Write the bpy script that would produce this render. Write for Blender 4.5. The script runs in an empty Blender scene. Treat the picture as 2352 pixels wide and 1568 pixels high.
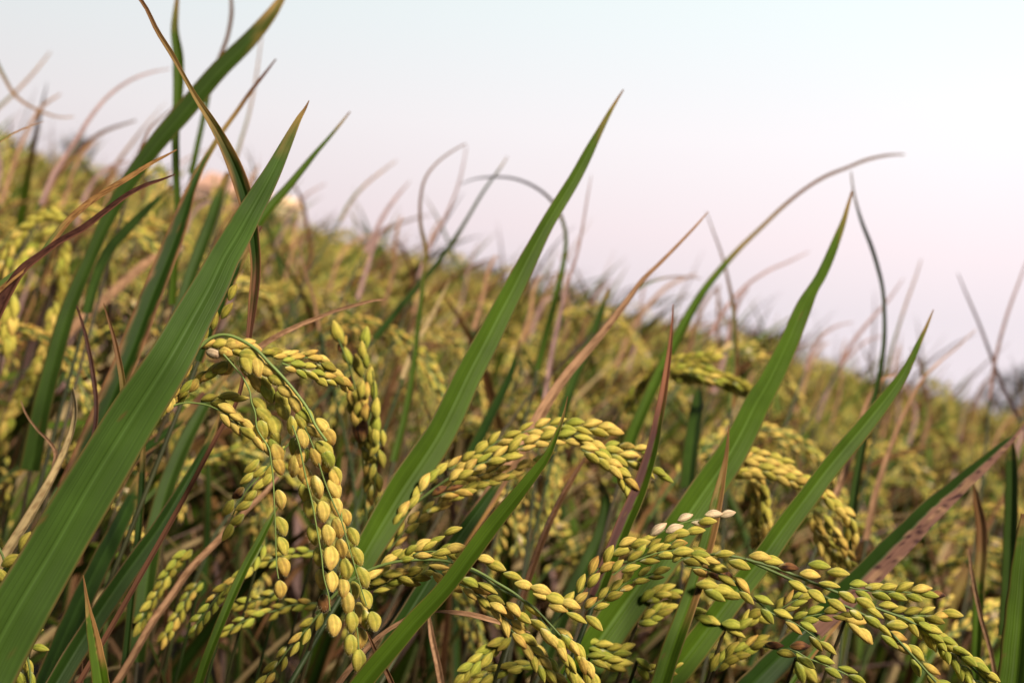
import bpy, math, random
import numpy as np
from mathutils import Matrix, Vector

SC = bpy.context.scene
COL = SC.collection
R = math.radians

# ------------------------------------------------------------------ camera
FW, FH = 2352.0, 1568.0
LENS, SENSOR = 30.0, 22.3
FPX = LENS / SENSOR * FW
CAM_H = 0.86
PITCH, ROLL = R(-2.0), R(14.8)
_F = Vector((0, math.cos(PITCH), math.sin(PITCH)))
_R0 = Vector((1, 0, 0)); _U0 = _R0.cross(_F)
_RT = _R0 * math.cos(ROLL) + _U0 * math.sin(ROLL)
_UP = -_R0 * math.sin(ROLL) + _U0 * math.cos(ROLL)
CAM = Vector((0, 0, CAM_H))
cd = bpy.data.cameras.new('camera'); cam = bpy.data.objects.new('camera', cd); COL.objects.link(cam)
cam.matrix_world = Matrix(((_RT.x, _UP.x, -_F.x, CAM.x), (_RT.y, _UP.y, -_F.y, CAM.y), (_RT.z, _UP.z, -_F.z, CAM.z), (0, 0, 0, 1)))
cd.sensor_fit = 'HORIZONTAL'; cd.sensor_width = SENSOR; cd.lens = LENS
cd.clip_start = 0.02; cd.clip_end = 3000
cd.dof.use_dof = True; cd.dof.focus_distance = 0.425; cd.dof.aperture_fstop = 8.6
SC.camera = cam
RT, UP, FD = np.array(_RT), np.array(_UP), np.array(_F)
CP = np.array(CAM)

# ------------------------------------------------------------------ world and sun
SUN_EL, SUN_AZ = R(48), R(148)      # azimuth measured from +Y towards +X
W = bpy.data.worlds.new('World'); SC.world = W; W.use_nodes = True
nt = W.node_tree; nd = nt.nodes; nd.clear(); lk = nt.links.new
out = nd.new('ShaderNodeOutputWorld'); bg = nd.new('ShaderNodeBackground')
sky = nd.new('ShaderNodeTexSky'); sky.sky_type = 'NISHITA'; sky.sun_disc = False
sky.sun_elevation = SUN_EL; sky.sun_rotation = SUN_AZ; sky.dust_density = 4.0; sky.air_density = 1.0
sm = nd.new('ShaderNodeVectorMath'); sm.operation = 'SCALE'; sm.inputs['Scale'].default_value = 0.08
lk(sky.outputs[0], sm.inputs[0])
tc = nd.new('ShaderNodeTexCoord'); sx = nd.new('ShaderNodeSeparateXYZ'); lk(tc.outputs['Generated'], sx.inputs[0])
ramp = nd.new('ShaderNodeValToRGB'); zs = nd.new('ShaderNodeMath'); zs.operation = 'MULTIPLY_ADD'; lk(sx.outputs['X'], zs.inputs[0]); zs.inputs[1].default_value = -0.20; lk(sx.outputs['Z'], zs.inputs[2])
lk(zs.outputs[0], ramp.inputs[0])
e = ramp.color_ramp.elements
e[0].position = 0.0; e[0].color = (0.90, 0.81, 0.86, 1)
e[1].position = 1.0; e[1].color = (0.26, 0.31, 0.36, 1)
for p_, c_ in ((0.05, (1.02, 0.885, 0.92, 1)), (0.12, (1.05, 0.995, 1.015, 1)), (0.19, (0.98, 1.03, 1.04, 1)), (0.28, (0.90, 1.06, 1.04, 1)), (0.42, (0.50, 0.57, 0.60, 1))):
    q = e.new(p_); q.color = c_
mr = nd.new('ShaderNodeMapRange'); lk(sx.outputs['X'], mr.inputs['Value'])
mr.inputs['From Min'].default_value = -0.38; mr.inputs['From Max'].default_value = 0.28
mr.inputs['To Min'].default_value = 0.85; mr.inputs['To Max'].default_value = 1.08
my = nd.new('ShaderNodeMapRange'); lk(sx.outputs['Y'], my.inputs['Value'])      # the side of the sky behind the camera is duller
my.inputs['From Min'].default_value = -0.5; my.inputs['From Max'].default_value = 0.6
my.inputs['To Min'].default_value = 0.22; my.inputs['To Max'].default_value = 1.0
mm = nd.new('ShaderNodeMath'); mm.operation = 'MULTIPLY'; lk(mr.outputs[0], mm.inputs[0]); lk(my.outputs[0], mm.inputs[1])
rs = nd.new('ShaderNodeVectorMath'); rs.operation = 'SCALE'; lk(ramp.outputs[0], rs.inputs[0]); lk(mm.outputs[0], rs.inputs['Scale'])
mx = nd.new('ShaderNodeMix'); mx.data_type = 'RGBA'; mx.inputs['Factor'].default_value = 0.90
lk(sm.outputs[0], mx.inputs['A']); lk(rs.outputs[0], mx.inputs['B'])
lk(mx.outputs['Result'], bg.inputs['Color']); bg.inputs['Strength'].default_value = 0.765
lk(bg.outputs[0], out.inputs[0])
ld = bpy.data.lights.new('sun', 'SUN'); lo = bpy.data.objects.new('sun', ld); COL.objects.link(lo)
ld.energy = 5.0; ld.angle = R(15); ld.color = (1.0, 0.90, 0.72)
sd = Vector((math.sin(SUN_AZ) * math.cos(SUN_EL), math.cos(SUN_AZ) * math.cos(SUN_EL), math.sin(SUN_EL)))
lo.rotation_euler = sd.to_track_quat('Z', 'Y').to_euler()
SC.view_settings.view_transform = 'Standard'; SC.view_settings.look = 'None'
SC.view_settings.exposure = 0.40; SC.view_settings.gamma = 1.0
SC.render.engine = 'CYCLES'
SC.cycles.max_bounces = 4; SC.cycles.diffuse_bounces = 1; SC.cycles.transmission_bounces = 3; SC.cycles.glossy_bounces = 2
SC.cycles.use_denoising = True

# ------------------------------------------------------------------ materials
def attr_mat(name, rough, vein=0.0, vein_scale=(900, 6), transl=0.0, bump=0.0, spec=0.3, sheen=0.0, blotch=(40.0, 0.25), fine=0.0):
    m = bpy.data.materials.new(name); m.use_nodes = True
    t = m.node_tree; n = t.nodes; n.clear(); L = t.links.new
    o = n.new('ShaderNodeOutputMaterial'); p = n.new('ShaderNodeBsdfPrincipled')
    a = n.new('ShaderNodeAttribute'); a.attribute_name = 'Col'
    base = a.outputs['Color']
    geo = n.new('ShaderNodeTexCoord')
    b = n.new('ShaderNodeTexNoise'); b.inputs['Scale'].default_value = blotch[0]; b.inputs['Detail'].default_value = 4
    L(geo.outputs['Object'], b.inputs['Vector'])
    mrb = n.new('ShaderNodeMapRange'); L(b.outputs['Fac'], mrb.inputs['Value'])
    mrb.inputs['From Min'].default_value = 0.3; mrb.inputs['From Max'].default_value = 0.7
    mrb.inputs['To Min'].default_value = 1 - blotch[1]; mrb.inputs['To Max'].default_value = 1 + blotch[1]
    s1 = n.new('ShaderNodeVectorMath'); s1.operation = 'SCALE'; L(base, s1.inputs[0]); L(mrb.outputs[0], s1.inputs['Scale'])
    colr = s1.outputs[0]
    if vein:
        la = n.new('ShaderNodeAttribute'); la.attribute_name = 'lc'
        mp = n.new('ShaderNodeVectorMath'); mp.operation = 'MULTIPLY'; L(la.outputs['Vector'], mp.inputs[0])
        mp.inputs[1].default_value = (vein_scale[0], vein_scale[1], 1)
        v = n.new('ShaderNodeTexNoise'); v.inputs['Scale'].default_value = 1.0; v.inputs['Detail'].default_value = 2
        L(mp.outputs[0], v.inputs['Vector'])
        mv = n.new('ShaderNodeMapRange'); L(v.outputs['Fac'], mv.inputs['Value'])
        mv.inputs['From Min'].default_value = 0.3; mv.inputs['From Max'].default_value = 0.7
        mv.inputs['To Min'].default_value = 1 - vein; mv.inputs['To Max'].default_value = 1 + vein
        s2 = n.new('ShaderNodeVectorMath'); s2.operation = 'SCALE'; L(colr, s2.inputs[0]); L(mv.outputs[0], s2.inputs['Scale'])
        colr = s2.outputs[0]
        if bump:
            bp = n.new('ShaderNodeBump'); bp.inputs['Strength'].default_value = bump; bp.inputs['Distance'].default_value = 0.0004
            L(v.outputs['Fac'], bp.inputs['Height']); L(bp.outputs[0], p.inputs['Normal'])
    if fine:
        fn = n.new('ShaderNodeTexNoise'); fn.inputs['Scale'].default_value = fine; fn.inputs['Detail'].default_value = 2; L(geo.outputs['Object'], fn.inputs['Vector'])
        fb = n.new('ShaderNodeBump'); fb.inputs['Strength'].default_value = 0.5; fb.inputs['Distance'].default_value = 0.0003
        L(fn.outputs['Fac'], fb.inputs['Height']); L(fb.outputs[0], p.inputs['Normal'])
    L(colr, p.inputs['Base Color'])
    p.inputs['Roughness'].default_value = rough; p.inputs['Specular IOR Level'].default_value = spec
    if sheen:
        p.inputs['Sheen Weight'].default_value = sheen; p.inputs['Sheen Roughness'].default_value = 0.4
        p.inputs['Sheen Tint'].default_value = (1, 0.9, 0.6, 1)
    last = p.outputs[0]
    if transl:
        tr = n.new('ShaderNodeBsdfTranslucent'); L(colr, tr.inputs['Color'])
        ms = n.new('ShaderNodeMixShader'); ms.inputs[0].default_value = transl
        L(last, ms.inputs[1]); L(tr.outputs[0], ms.inputs[2]); last = ms.outputs[0]
    L(last, o.inputs['Surface'])
    return m

M_LEAF = attr_mat('leaf_blade', 0.52, vein=0.17, vein_scale=(1700, 5), transl=0.26, bump=0.4, spec=0.11, blotch=(60.0, 0.14))
M_GRAIN = attr_mat('rice_husk', 0.72, vein=0.0, transl=0.06, spec=0.18, fine=2600.0, sheen=0.05, blotch=(420.0, 0.2))
M_STEM = attr_mat('rice_stem', 0.55, transl=0.0, spec=0.3, blotch=(80.0, 0.2))
M_FAR = attr_mat('far_surface', 0.8, transl=0.0, spec=0.1, blotch=(0.6, 0.25))

def soil_mat():
    m = bpy.data.materials.new('paddy_soil'); m.use_nodes = True
    n = m.node_tree.nodes; L = m.node_tree.links.new; p = n['Principled BSDF']
    g = n.new('ShaderNodeTexCoord'); t = n.new('ShaderNodeTexNoise'); t.inputs['Scale'].default_value = 9; t.inputs['Detail'].default_value = 8
    L(g.outputs['Object'], t.inputs['Vector'])
    r = n.new('ShaderNodeValToRGB'); L(t.outputs['Fac'], r.inputs[0])
    r.color_ramp.elements[0].position = 0.3; r.color_ramp.elements[0].color = (0.010, 0.007, 0.005, 1)
    r.color_ramp.elements[1].position = 0.7; r.color_ramp.elements[1].color = (0.032, 0.024, 0.015, 1)
    L(r.outputs[0], p.inputs['Base Color']); p.inputs['Roughness'].default_value = 0.9
    b = n.new('ShaderNodeBump'); b.inputs['Distance'].default_value = 0.02; L(t.outputs['Fac'], b.inputs['Height']); L(b.outputs[0], p.inputs['Normal'])
    return m
M_SOIL = soil_mat()

# ------------------------------------------------------------------ mesh helpers
def mk_mesh(name, V, F, C, mats, LC=None, MI=None, smooth=True):
    V = np.asarray(V, dtype=np.float32); F = np.asarray(F, dtype=np.int32)
    me = bpy.data.meshes.new(name)
    me.vertices.add(len(V)); me.vertices.foreach_set('co', V.ravel())
    k = F.shape[1]
    me.loops.add(F.size); me.loops.foreach_set('vertex_index', F.ravel())
    me.polygons.add(len(F)); me.polygons.foreach_set('loop_start', np.arange(0, F.size, k, dtype=np.int32))
    me.polygons.foreach_set('loop_total', np.full(len(F), k, dtype=np.int32))
    for m in mats: me.materials.append(m)
    if MI is not None: me.polygons.foreach_set('material_index', np.asarray(MI, dtype=np.int32))
    me.polygons.foreach_set('use_smooth', np.full(len(F), smooth))
    a = me.attributes.new('Col', 'FLOAT_COLOR', 'POINT')
    c4_ = np.ones((len(V), 4), dtype=np.float32); c4_[:, :3] = C; a.data.foreach_set('color', c4_.ravel())
    if LC is not None:
        l = me.attributes.new('lc', 'FLOAT_VECTOR', 'POINT'); l.data.foreach_set('vector', np.asarray(LC, dtype=np.float32).ravel())
    me.update(calc_edges=True)
    return me

def link(name, me, parent=None, mat=None):
    o = bpy.data.objects.new(name, me); COL.objects.link(o)
    if parent is not None: o.parent = parent
    if mat is not None: o.matrix_local = mat
    return o

def nrm(a): return a / np.maximum(np.linalg.norm(a, axis=-1, keepdims=True), 1e-12)

def hermite(P, n, dense=None):
    """smooth curve through the rows of P (any number of columns), n samples along it by distance of the first 3 (or 2) columns"""
    P = np.asarray(P, dtype=float); k = min(3, P.shape[1])
    s = np.concatenate([[0], np.cumsum(np.maximum(np.linalg.norm(np.diff(P[:, :k], axis=0), axis=1), 1e-9))])
    if len(P) == 2: T = np.repeat([(P[1] - P[0]) / s[-1]], 2, axis=0)
    else: T = np.gradient(P, s, axis=0, edge_order=1)
    x = np.linspace(0, s[-1], n) if dense is None else dense * s[-1]
    i = np.clip(np.searchsorted(s, x, side='right') - 1, 0, len(P) - 2)
    h = s[i + 1] - s[i]; u = (x - s[i]) / h
    u = u[:, None]; h = h[:, None]
    return (2*u**3 - 3*u**2 + 1) * P[i] + (u**3 - 2*u**2 + u) * h * T[i] + (-2*u**3 + 3*u**2) * P[i+1] + (u**3 - u**2) * h * T[i+1]

def unproj(x, y, z):
    x = np.asarray(x, dtype=float); y = np.asarray(y, dtype=float); z = np.asarray(z, dtype=float)
    return CP + (FD + ((x - FW/2) / FPX)[..., None] * RT - ((y - FH/2) / FPX)[..., None] * UP) * z[..., None]

# ---- leaf colours (linear albedo); DEEP darkened to carry shade in the gaps
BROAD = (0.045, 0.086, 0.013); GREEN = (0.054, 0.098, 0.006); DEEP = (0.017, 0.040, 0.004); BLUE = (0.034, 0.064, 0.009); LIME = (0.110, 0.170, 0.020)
BROWN = (0.150, 0.066, 0.028); RED = (0.085, 0.033, 0.024); TAN = (0.40, 0.225, 0.13); ORANGE = (0.34, 0.18, 0.065)
MAUVE = (0.36, 0.22, 0.20); STRAW = (0.50, 0.37, 0.19)

def vnoise(rng, shape, x, y):
    """value noise: x, y arrays in 0..1, grid of given shape"""
    g = rng.random(shape)
    fx = np.clip(x, 0, 1) * (shape[0] - 1.001); fy = np.clip(y, 0, 1) * (shape[1] - 1.001)
    i = fx.astype(int); j = fy.astype(int); a = fx - i; b = fy - j
    a = a*a*(3-2*a); b = b*b*(3-2*b)
    return (g[i, j]*(1-a) + g[i+1, j]*a)*(1-b) + (g[i, j+1]*(1-a) + g[i+1, j+1]*a)*b

def mixc(A, B, f): return A * (1 - f[..., None]) + np.asarray(B) * f[..., None]
def sstep(a, b, x):
    t = np.clip((x - a) / (b - a), 0, 1); return t*t*(3-2*t)

def leaf_colors(kind, rng, U, T):
    """U -1..1 across, T 0..1 base to tip (2-D grids) -> rgb"""
    n1 = vnoise(rng, (5, 40), (U+1)/2, T); n2 = vnoise(rng, (3, 14), (U+1)/2, T); n3 = vnoise(rng, (9, 120), (U+1)/2, T)
    edge = np.abs(U)
    one = np.ones(U.shape)
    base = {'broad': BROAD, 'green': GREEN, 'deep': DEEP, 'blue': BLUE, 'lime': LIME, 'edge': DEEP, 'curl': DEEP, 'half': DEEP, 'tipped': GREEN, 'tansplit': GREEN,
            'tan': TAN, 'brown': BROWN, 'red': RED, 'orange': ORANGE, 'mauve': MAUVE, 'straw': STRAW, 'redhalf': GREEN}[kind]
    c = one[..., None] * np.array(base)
    if kind in ('broad', 'green', 'deep', 'blue', 'lime', 'edge', 'curl', 'tipped', 'half', 'redhalf', 'tansplit'):
        c = c * (0.85 + 0.3 * n2[..., None])
        c = mixc(c, np.array(base) * 1.5 + np.array((0.02, 0.03, 0.012)), np.exp(-(U / 0.08)**2) * 0.38)       # pale midrib
        w = {'broad': 0.04, 'green': 0.06, 'deep': 0.06, 'blue': 0.05, 'lime': 0.05, 'edge': 0.44, 'curl': 0.46, 'tipped': 0.10, 'half': 0.06, 'redhalf': 0.05, 'tansplit': 0.08}[kind]
        ed = sstep(1.0 - w * (0.4 + 1.2 * n1), 1.02 - w * 0.3 * n1, edge)
        c = mixc(c, (0.27, 0.13, 0.06) if kind in ('edge', 'curl') else (0.17, 0.085, 0.035), ed * (0.95 if kind in ('edge', 'curl') else 0.75))
        if kind == 'edge':
            c = mixc(c, RED, sstep(0.6, 0.75, n3) * ed * 0.7)
        tb = {'curl': 0.81, 'tipped': 0.50, 'edge': 0.74, 'tansplit': 0.72}.get(kind, 0.93)
        tt = sstep(tb - 0.06, tb + 0.08, T + (n1 - 0.5) * 0.10 + 0.05 * edge)
        c = mixc(c, (0.25, 0.16, 0.05), np.clip(tt * 1.2, 0, 1) * (1 if kind != 'tipped' else 0.8))
        c = mixc(c, RED if kind in ('edge',) else BROWN, sstep(tb + 0.02, min(tb + 0.2, 1.0), T + (n1 - 0.5) * 0.06) * 0.9)
        if kind == 'curl': c = mixc(c, (0.17, 0.075, 0.045), 1 - sstep(.55, .63, T + (n1 - .5) * .1))
        if kind == 'tansplit':
            c = mixc(c, ORANGE, sstep(0.0, 0.25, U + (n1 - 0.5) * 0.3) * sstep(0.25, 0.4, T))
        if kind == 'half':
            h = sstep(-0.05, 0.12, U + (n1 - 0.5) * 0.2)
            c = mixc(c, (0.20, 0.10, 0.075), h); c = mixc(c, (0.045, 0.018, 0.022), h * sstep(0.66, 0.8, n3)); c = mixc(c, (0.36, 0.21, 0.12), h * sstep(0.62, 0.9, n1) * 0.7)
        if kind == 'redhalf':
            h = sstep(0.05, 0.25, -U + (n1 - 0.5) * 0.3 + 0.35 * T)
            c = mixc(c, (0.062, 0.018, 0.016), h); c = mixc(c, (0.25, 0.12, 0.07), h * sstep(0.78, 0.95, -U) * 0.8)
            c = mixc(c, (0.24, 0.09, 0.045), sstep(0.5, 0.75, T))
    else:
        c = c * (0.72 + 0.56 * n1[..., None])
        dark = {'tan': (0.20, 0.10, 0.05), 'brown': (0.055, 0.022, 0.014), 'red': (0.025, 0.008, 0.010), 'orange': (0.12, 0.045, 0.02), 'mauve': (0.20, 0.12, 0.11), 'straw': (0.25, 0.15, 0.07)}[kind]
        c = mixc(c, dark, sstep(0.55, 0.8, n3) * 0.75)
        c = mixc(c, dark, sstep(0.75, 1.0, edge) * 0.5)
        if kind == 'brown': c = mixc(c, (0.32, 0.17, 0.08), sstep(0.1, 0.5, U) * 0.6)
        if kind == 'orange': c = mixc(c, (0.10, 0.14, 0.035), sstep(0.0, 0.3, -U) * (1 - sstep(0.35, 0.55, T)))
        if kind == 'red': c = mixc(c, (0.20, 0.085, 0.05), sstep(0.35, 0.7, U) * 0.8)
    # small brown lesions
    sp = sstep(0.975, 0.995, vnoise(rng, (17, 150), (U+1)/2, T))
    c = mixc(c, (0.12, 0.06, 0.02), sp * 0.7)
    return np.clip(c, 0.004, 0.9)

def blade(C, S, N, hw, fold, kind, rng, m=9, thick=0.00022):
    """leaf blade along centreline C; closed thin body with a V section"""
    n = len(C); U = np.linspace(-1, 1, m); T = np.linspace(0, 1, n)
    UU, TT = np.meshgrid(U, T); 
    lift = fold * (np.abs(UU) ** 1.25) - 0.10 * np.exp(-(UU/0.13)**2)
    wav = 1 + 0.025 * np.sin(TT * 37 + rng.random() * 6 + UU * 2)
    top = C[:, None] + S[:, None] * (UU * wav * hw[:, None])[..., None] + N[:, None] * (lift * hw[:, None])[..., None]
    bot = top - N[:, None] * (np.minimum(thick, hw * 0.4)[:, None] * (1 - 0.7 * UU**2))[..., None]
    col = leaf_colors(kind, rng, UU, TT)
    L = np.concatenate([[0], np.cumsum(np.linalg.norm(np.diff(C, axis=0), axis=1))])
    r0 = rng.random() * 50
    lc = np.stack([UU * max(hw.max(), 1e-4) + 0.02 * r0, np.broadcast_to(L[:, None], UU.shape), np.full(UU.shape, r0)], -1)
    V = np.concatenate([top.reshape(-1, 3), bot.reshape(-1, 3)])
    Cc = np.concatenate([col.reshape(-1, 3)] * 2); LC = np.concatenate([lc.reshape(-1, 3)] * 2)
    o = n * m; F = []
    i, j = np.meshgrid(np.arange(n - 1), np.arange(m - 1), indexing='ij'); i = i.ravel(); j = j.ravel()
    a = i * m + j
    F.append(np.stack([a, a + 1, a + m + 1, a + m], 1)); F.append(np.stack([a + o, a + m + o, a + m + 1 + o, a + 1 + o], 1))
    k = np.arange(n - 1) * m
    F.append(np.stack([k, k + m, k + m + o, k + o], 1)); k2 = k + m - 1
    F.append(np.stack([k2, k2 + o, k2 + m + o, k2 + m], 1))
    return V, np.concatenate(F), Cc, LC

def tube(P, rad, col, sides=6):
    P = np.asarray(P, float); n = len(P); T = nrm(np.gradient(P, axis=0))
    ref = np.array((0.31, 0.77, 0.55)); A = nrm(np.cross(T, ref)); B = np.cross(T, A)
    rad = np.broadcast_to(np.asarray(rad, float), (n,))
    th = np.linspace(0, 2*np.pi, sides, endpoint=False)
    V = P[:, None] + (A[:, None] * np.cos(th)[None, :, None] + B[:, None] * np.sin(th)[None, :, None]) * rad[:, None, None]
    i, j = np.meshgrid(np.arange(n - 1), np.arange(sides), indexing='ij'); i = i.ravel(); j = j.ravel(); j2 = (j + 1) % sides
    F = np.stack([i*sides + j, i*sides + j2, (i+1)*sides + j2, (i+1)*sides + j], 1)
    col = np.asarray(col, float)
    Cc = np.broadcast_to(col if col.ndim == 1 else np.repeat(col, sides, axis=0), (n*sides, 3))
    return V.reshape(-1, 3), F, Cc

class Bag:
    """collects quads of several shapes that belong to ONE part"""
    def __init__(s): s.V = []; s.F = []; s.C = []; s.L = []; s.M = []; s.n = 0
    def add(s, V, F, C, mi=0, LC=None):
        s.V.append(V); s.F.append(np.asarray(F) + s.n); s.C.append(np.broadcast_to(C, (len(V), 3))); s.L.append(LC if LC is not None else np.zeros((len(V), 3)))
        s.M.append(np.full(len(F), mi)); s.n += len(V)
    def mesh(s, name, mats):
        return mk_mesh(name, np.concatenate(s.V), np.concatenate(s.F), np.concatenate(s.C), mats, np.concatenate(s.L), np.concatenate(s.M))

# ------------------------------------------------------------------ grains
GL, GW, GT = 0.0072, 0.0043, 0.0031     # length, width, thickness of one spikelet
HUSK = {  # body, base, tip, seam
    'ripe':  ((0.62, 0.46, 0.12), (0.50, 0.44, 0.11), (0.55, 0.31, 0.09), (0.36, 0.30, 0.06)),
    'fresh': ((0.47, 0.40, 0.075), (0.36, 0.37, 0.08), (0.56, 0.42, 0.12), (0.24, 0.26, 0.035)),
    'green': ((0.35, 0.34, 0.05), (0.27, 0.31, 0.06), (0.50, 0.40, 0.10), (0.18, 0.22, 0.03)),
    'olive': ((0.30, 0.26, 0.035), (0.20, 0.21, 0.04), (0.32, 0.20, 0.05), (0.15, 0.14, 0.02)),
    'rusty': ((0.50, 0.33, 0.07), (0.38, 0.32, 0.07), (0.30, 0.12, 0.035), (0.30, 0.18, 0.04)),
    'burnt': ((0.20, 0.085, 0.03), (0.30, 0.22, 0.06), (0.06, 0.02, 0.015), (0.10, 0.04, 0.02)),
    'pale':  ((0.60, 0.45, 0.30), (0.55, 0.45, 0.25), (0.50, 0.30, 0.18), (0.42, 0.28, 0.17)),
}
def grain_geo(hue, rng, nr=11, ns=24, hairs=0, wk=0.75):
    """spikelet along +X, base at 0, broad face towards +Z"""
    body, base, tip, seam = [np.array(c) for c in HUSK[hue]]; GW, GT = 0.0043 * wk, 0.0031 * (0.4 + 0.6 * wk)
    s = np.concatenate([[0.0, 0.015], np.linspace(0.05, 0.95, nr - 4), [0.985, 1.0]])
    prof = (np.sin(np.pi * np.clip(s, 0, 1) ** 0.90) ** (0.60 if wk > .9 else 0.72)); prof[0] = 0.10; prof[1] = 0.2; prof[-2] = 0.13; prof[-1] = 0.02
    th = np.linspace(0, 2*np.pi, ns, endpoint=False)
    S, TH = np.meshgrid(s, th, indexing='ij'); Pf = prof[:, None]
    ridge = 1 + 0.06 * np.cos(TH * 5) ** 2 - 0.10 * np.exp(-((np.sin(TH - 1.15)) / 0.16)**2) * (np.cos(TH - 1.15) > 0)
    y = np.cos(TH) * Pf * ridge * GW / 2; z = np.sin(TH) * Pf * ridge * GT / 2
    bend = 0.10 * GL * np.sin(np.pi * S) ** 2
    V = np.stack([S * GL, y + bend * 0.4, z], -1)
    n1 = vnoise(rng, (12, 12), S, TH / (2*np.pi)); n2 = vnoise(rng, (5, 6), S, TH / (2*np.pi))
    c = np.ones(S.shape + (3,)) * body * (0.9 + 0.2 * n2[..., None])
    c = mixc(c, base, 1 - sstep(0.05, 0.40, S + (n1 - .5) * .2))
    c = mixc(c, tip, sstep(0.66, 0.98, S + (n1 - .5) * .25) * 0.85)
    st = np.cos(TH * 9 + 2.5 * (n2 - .5)) * np.sin(np.pi * S)
    c = c * (1 + (0.17 if wk > .9 else 0.24) * st[..., None])
    c = mixc(c, seam, np.exp(-((np.sin(TH - 1.15)) / 0.20)**2) * (np.cos(TH - 1.15) > 0) * 0.75)
    c = mixc(c, body * 1.35, np.exp(-((np.sin(TH - 2.0)) / 0.25)**2) * (np.cos(TH - 2.0) > 0) * 0.4)
    c = mixc(c, seam * 0.9, np.exp(-((np.sin(TH - 2.75)) / 0.16)**2) * (np.cos(TH - 2.75) > 0) * 0.55)
    c = mixc(c, (0.26, 0.11, 0.04), sstep(0.86, 0.98, n1) * sstep(0.35, 0.9, S) * 0.75)
    if hue == 'burnt': c = mixc(c, (0.022, 0.008, 0.010), sstep(0.45, 0.7, n2) * 0.9)
    # pale sterile lemma hugging one side of the base
    c = mixc(c, (0.60, 0.56, 0.36), np.exp(-((np.sin((TH + 0.4)/2)) / 0.28)**2) * (1 - sstep(0.16, 0.30, S)) * sstep(0.0, 0.05, S) * 0.8)
    i, j = np.meshgrid(np.arange(len(s) - 1), np.arange(ns), indexing='ij'); i = i.ravel(); j = j.ravel(); j2 = (j + 1) % ns
    F = np.stack([i*ns + j, i*ns + j2, (i+1)*ns + j2, (i+1)*ns + j], 1)
    V = V.reshape(-1, 3); C = np.clip(c.reshape(-1, 3), 0.005, 0.9)
    if hairs:
        HV, HF, HC = [], [], []; o = len(V)
        for _ in range(hairs):
            u = rng.uniform(0.25, 0.99) ** 0.8; t = rng.uniform(0, 2*np.pi); r = np.sin(np.pi * u ** 0.92) ** 0.72
            b = np.array((u * GL, np.cos(t) * r * GW / 2, np.sin(t) * r * GT / 2))
            d = nrm(np.array((0.9, np.cos(t), np.sin(t))) + rng.normal(0, .25, 3)); q = nrm(np.cross(d, rng.normal(0, 1, 3)))
            ln = rng.uniform(0.00035, 0.0008); w = 0.000018
            for k in (b - q*w, b + q*w, b + d*ln + q*w*.3, b + d*ln - q*w*.3): HV.append(k)
            HF.append([o, o+1, o+2, o+3]); o += 4; HC += [(0.72, 0.62, 0.34)] * 4
        V = np.concatenate([V, HV]); F = np.concatenate([F, HF]); C = np.concatenate([C, HC])
    return V, F, C

def pick(rng, table):
    k = list(table); p = np.array([table[i] for i in k], float); return k[rng.choice(len(k), p=p / p.sum())]

_G = np.random.default_rng(11)
for h_, k_ in (('fresh', (.91, .875, .78)), ('green', (.86, .88, .78)), ('ripe', (.97, .92, .85)), ('olive', (.85, .82, .8))):      # a late, olive-gold crop
    HUSK[h_] = tuple(tuple(c * k for c, k in zip(q, k_)) for q in HUSK[h_])
GRAIN = {h: [mk_mesh('grain', *grain_geo(h, _G), [M_GRAIN]) for _ in range(4)] for h in HUSK}
GRAIN_HAIRY = {h: [mk_mesh('grain', *grain_geo(h, _G, 13, 26, 110, 1.03), [M_GRAIN]) for _ in range(4)] for h in HUSK}

def frame(axis, face):
    x = axis / np.linalg.norm(axis); z = face - x * np.dot(face, x); z = z / max(np.linalg.norm(z), 1e-9); y = np.cross(z, x)
    return x, y, z
# ------------------------------------------------------------------ hero plants
def tag(o, label, cat='rice plant', group=None, kind=None):
    if label: o['label'] = label
    if cat: o['category'] = cat
    if group: o['group'] = group
    if kind: o['kind'] = kind

PLANTS = {}
class Plant:
    def __init__(s, label, group=None):
        s.label = label; s.root = None; s.o = np.zeros(3); Plant.k = getattr(Plant, 'k', 0) + 1; s.rng = np.random.default_rng(abs(hash_(label)) % 100000 + (Plant.k if group else 0)); s.stems = []; s.group = group
    def ensure(s, p):
        if s.root is None:
            s.o = np.array((p[0], p[1] + 0.02, 0.0))
            s.root = bpy.data.objects.new('rice_plant', None); s.root.empty_display_size = 0.05; COL.objects.link(s.root)
            s.root.location = s.o; tag(s.root, s.label, group=s.group)
def hash_(t):
    h = 7
    for ch in t: h = (h * 131 + ord(ch)) % 1000003
    return h

def hero_leaf(pl, kind, d_tip, d_base, pts, tilt=20, fold=0.35, n=56, m=11, stem=True, label=None, twist=0.0, thick=0.00025):
    """pts tip first: (x, y, width) read off the photograph at depth d (metres)"""
    P = np.array(pts, float)[::-1]
    f = np.linspace(0, 1, len(P)); dep = d_base + (d_tip - d_base) * f
    Q = unproj(P[:, 0], P[:, 1], dep); hwp = P[:, 2] * dep / FPX / 2
    H = hermite(np.column_stack([Q, hwp]), n); C = H[:, :3]; hw = np.maximum(H[:, 3], 0.00012)
    T = nrm(np.gradient(C, axis=0)); V = nrm(CP - C)
    S0 = nrm(np.cross(T, V)); N0 = np.cross(S0, T)
    t = np.linspace(0, 1, n); ang = R(tilt) + R(twist) * t
    S = S0 * np.cos(ang)[:, None] + N0 * np.sin(ang)[:, None]; N = nrm(np.cross(S, T))
    hw = hw / np.clip(np.cos(ang), 0.45, 1)
    pl.ensure(C[0])
    Vv, F, Cc, LC = blade(C, S, N, hw, fold, kind, pl.rng, m, thick)
    o = link('leaf', mk_mesh('leaf', Vv - pl.o, F, Cc, [M_LEAF], LC), pl.root)
    if label: o['label'] = label
    if stem: add_stem(pl, C[0], T[0], 0.0009)
    return o

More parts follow.
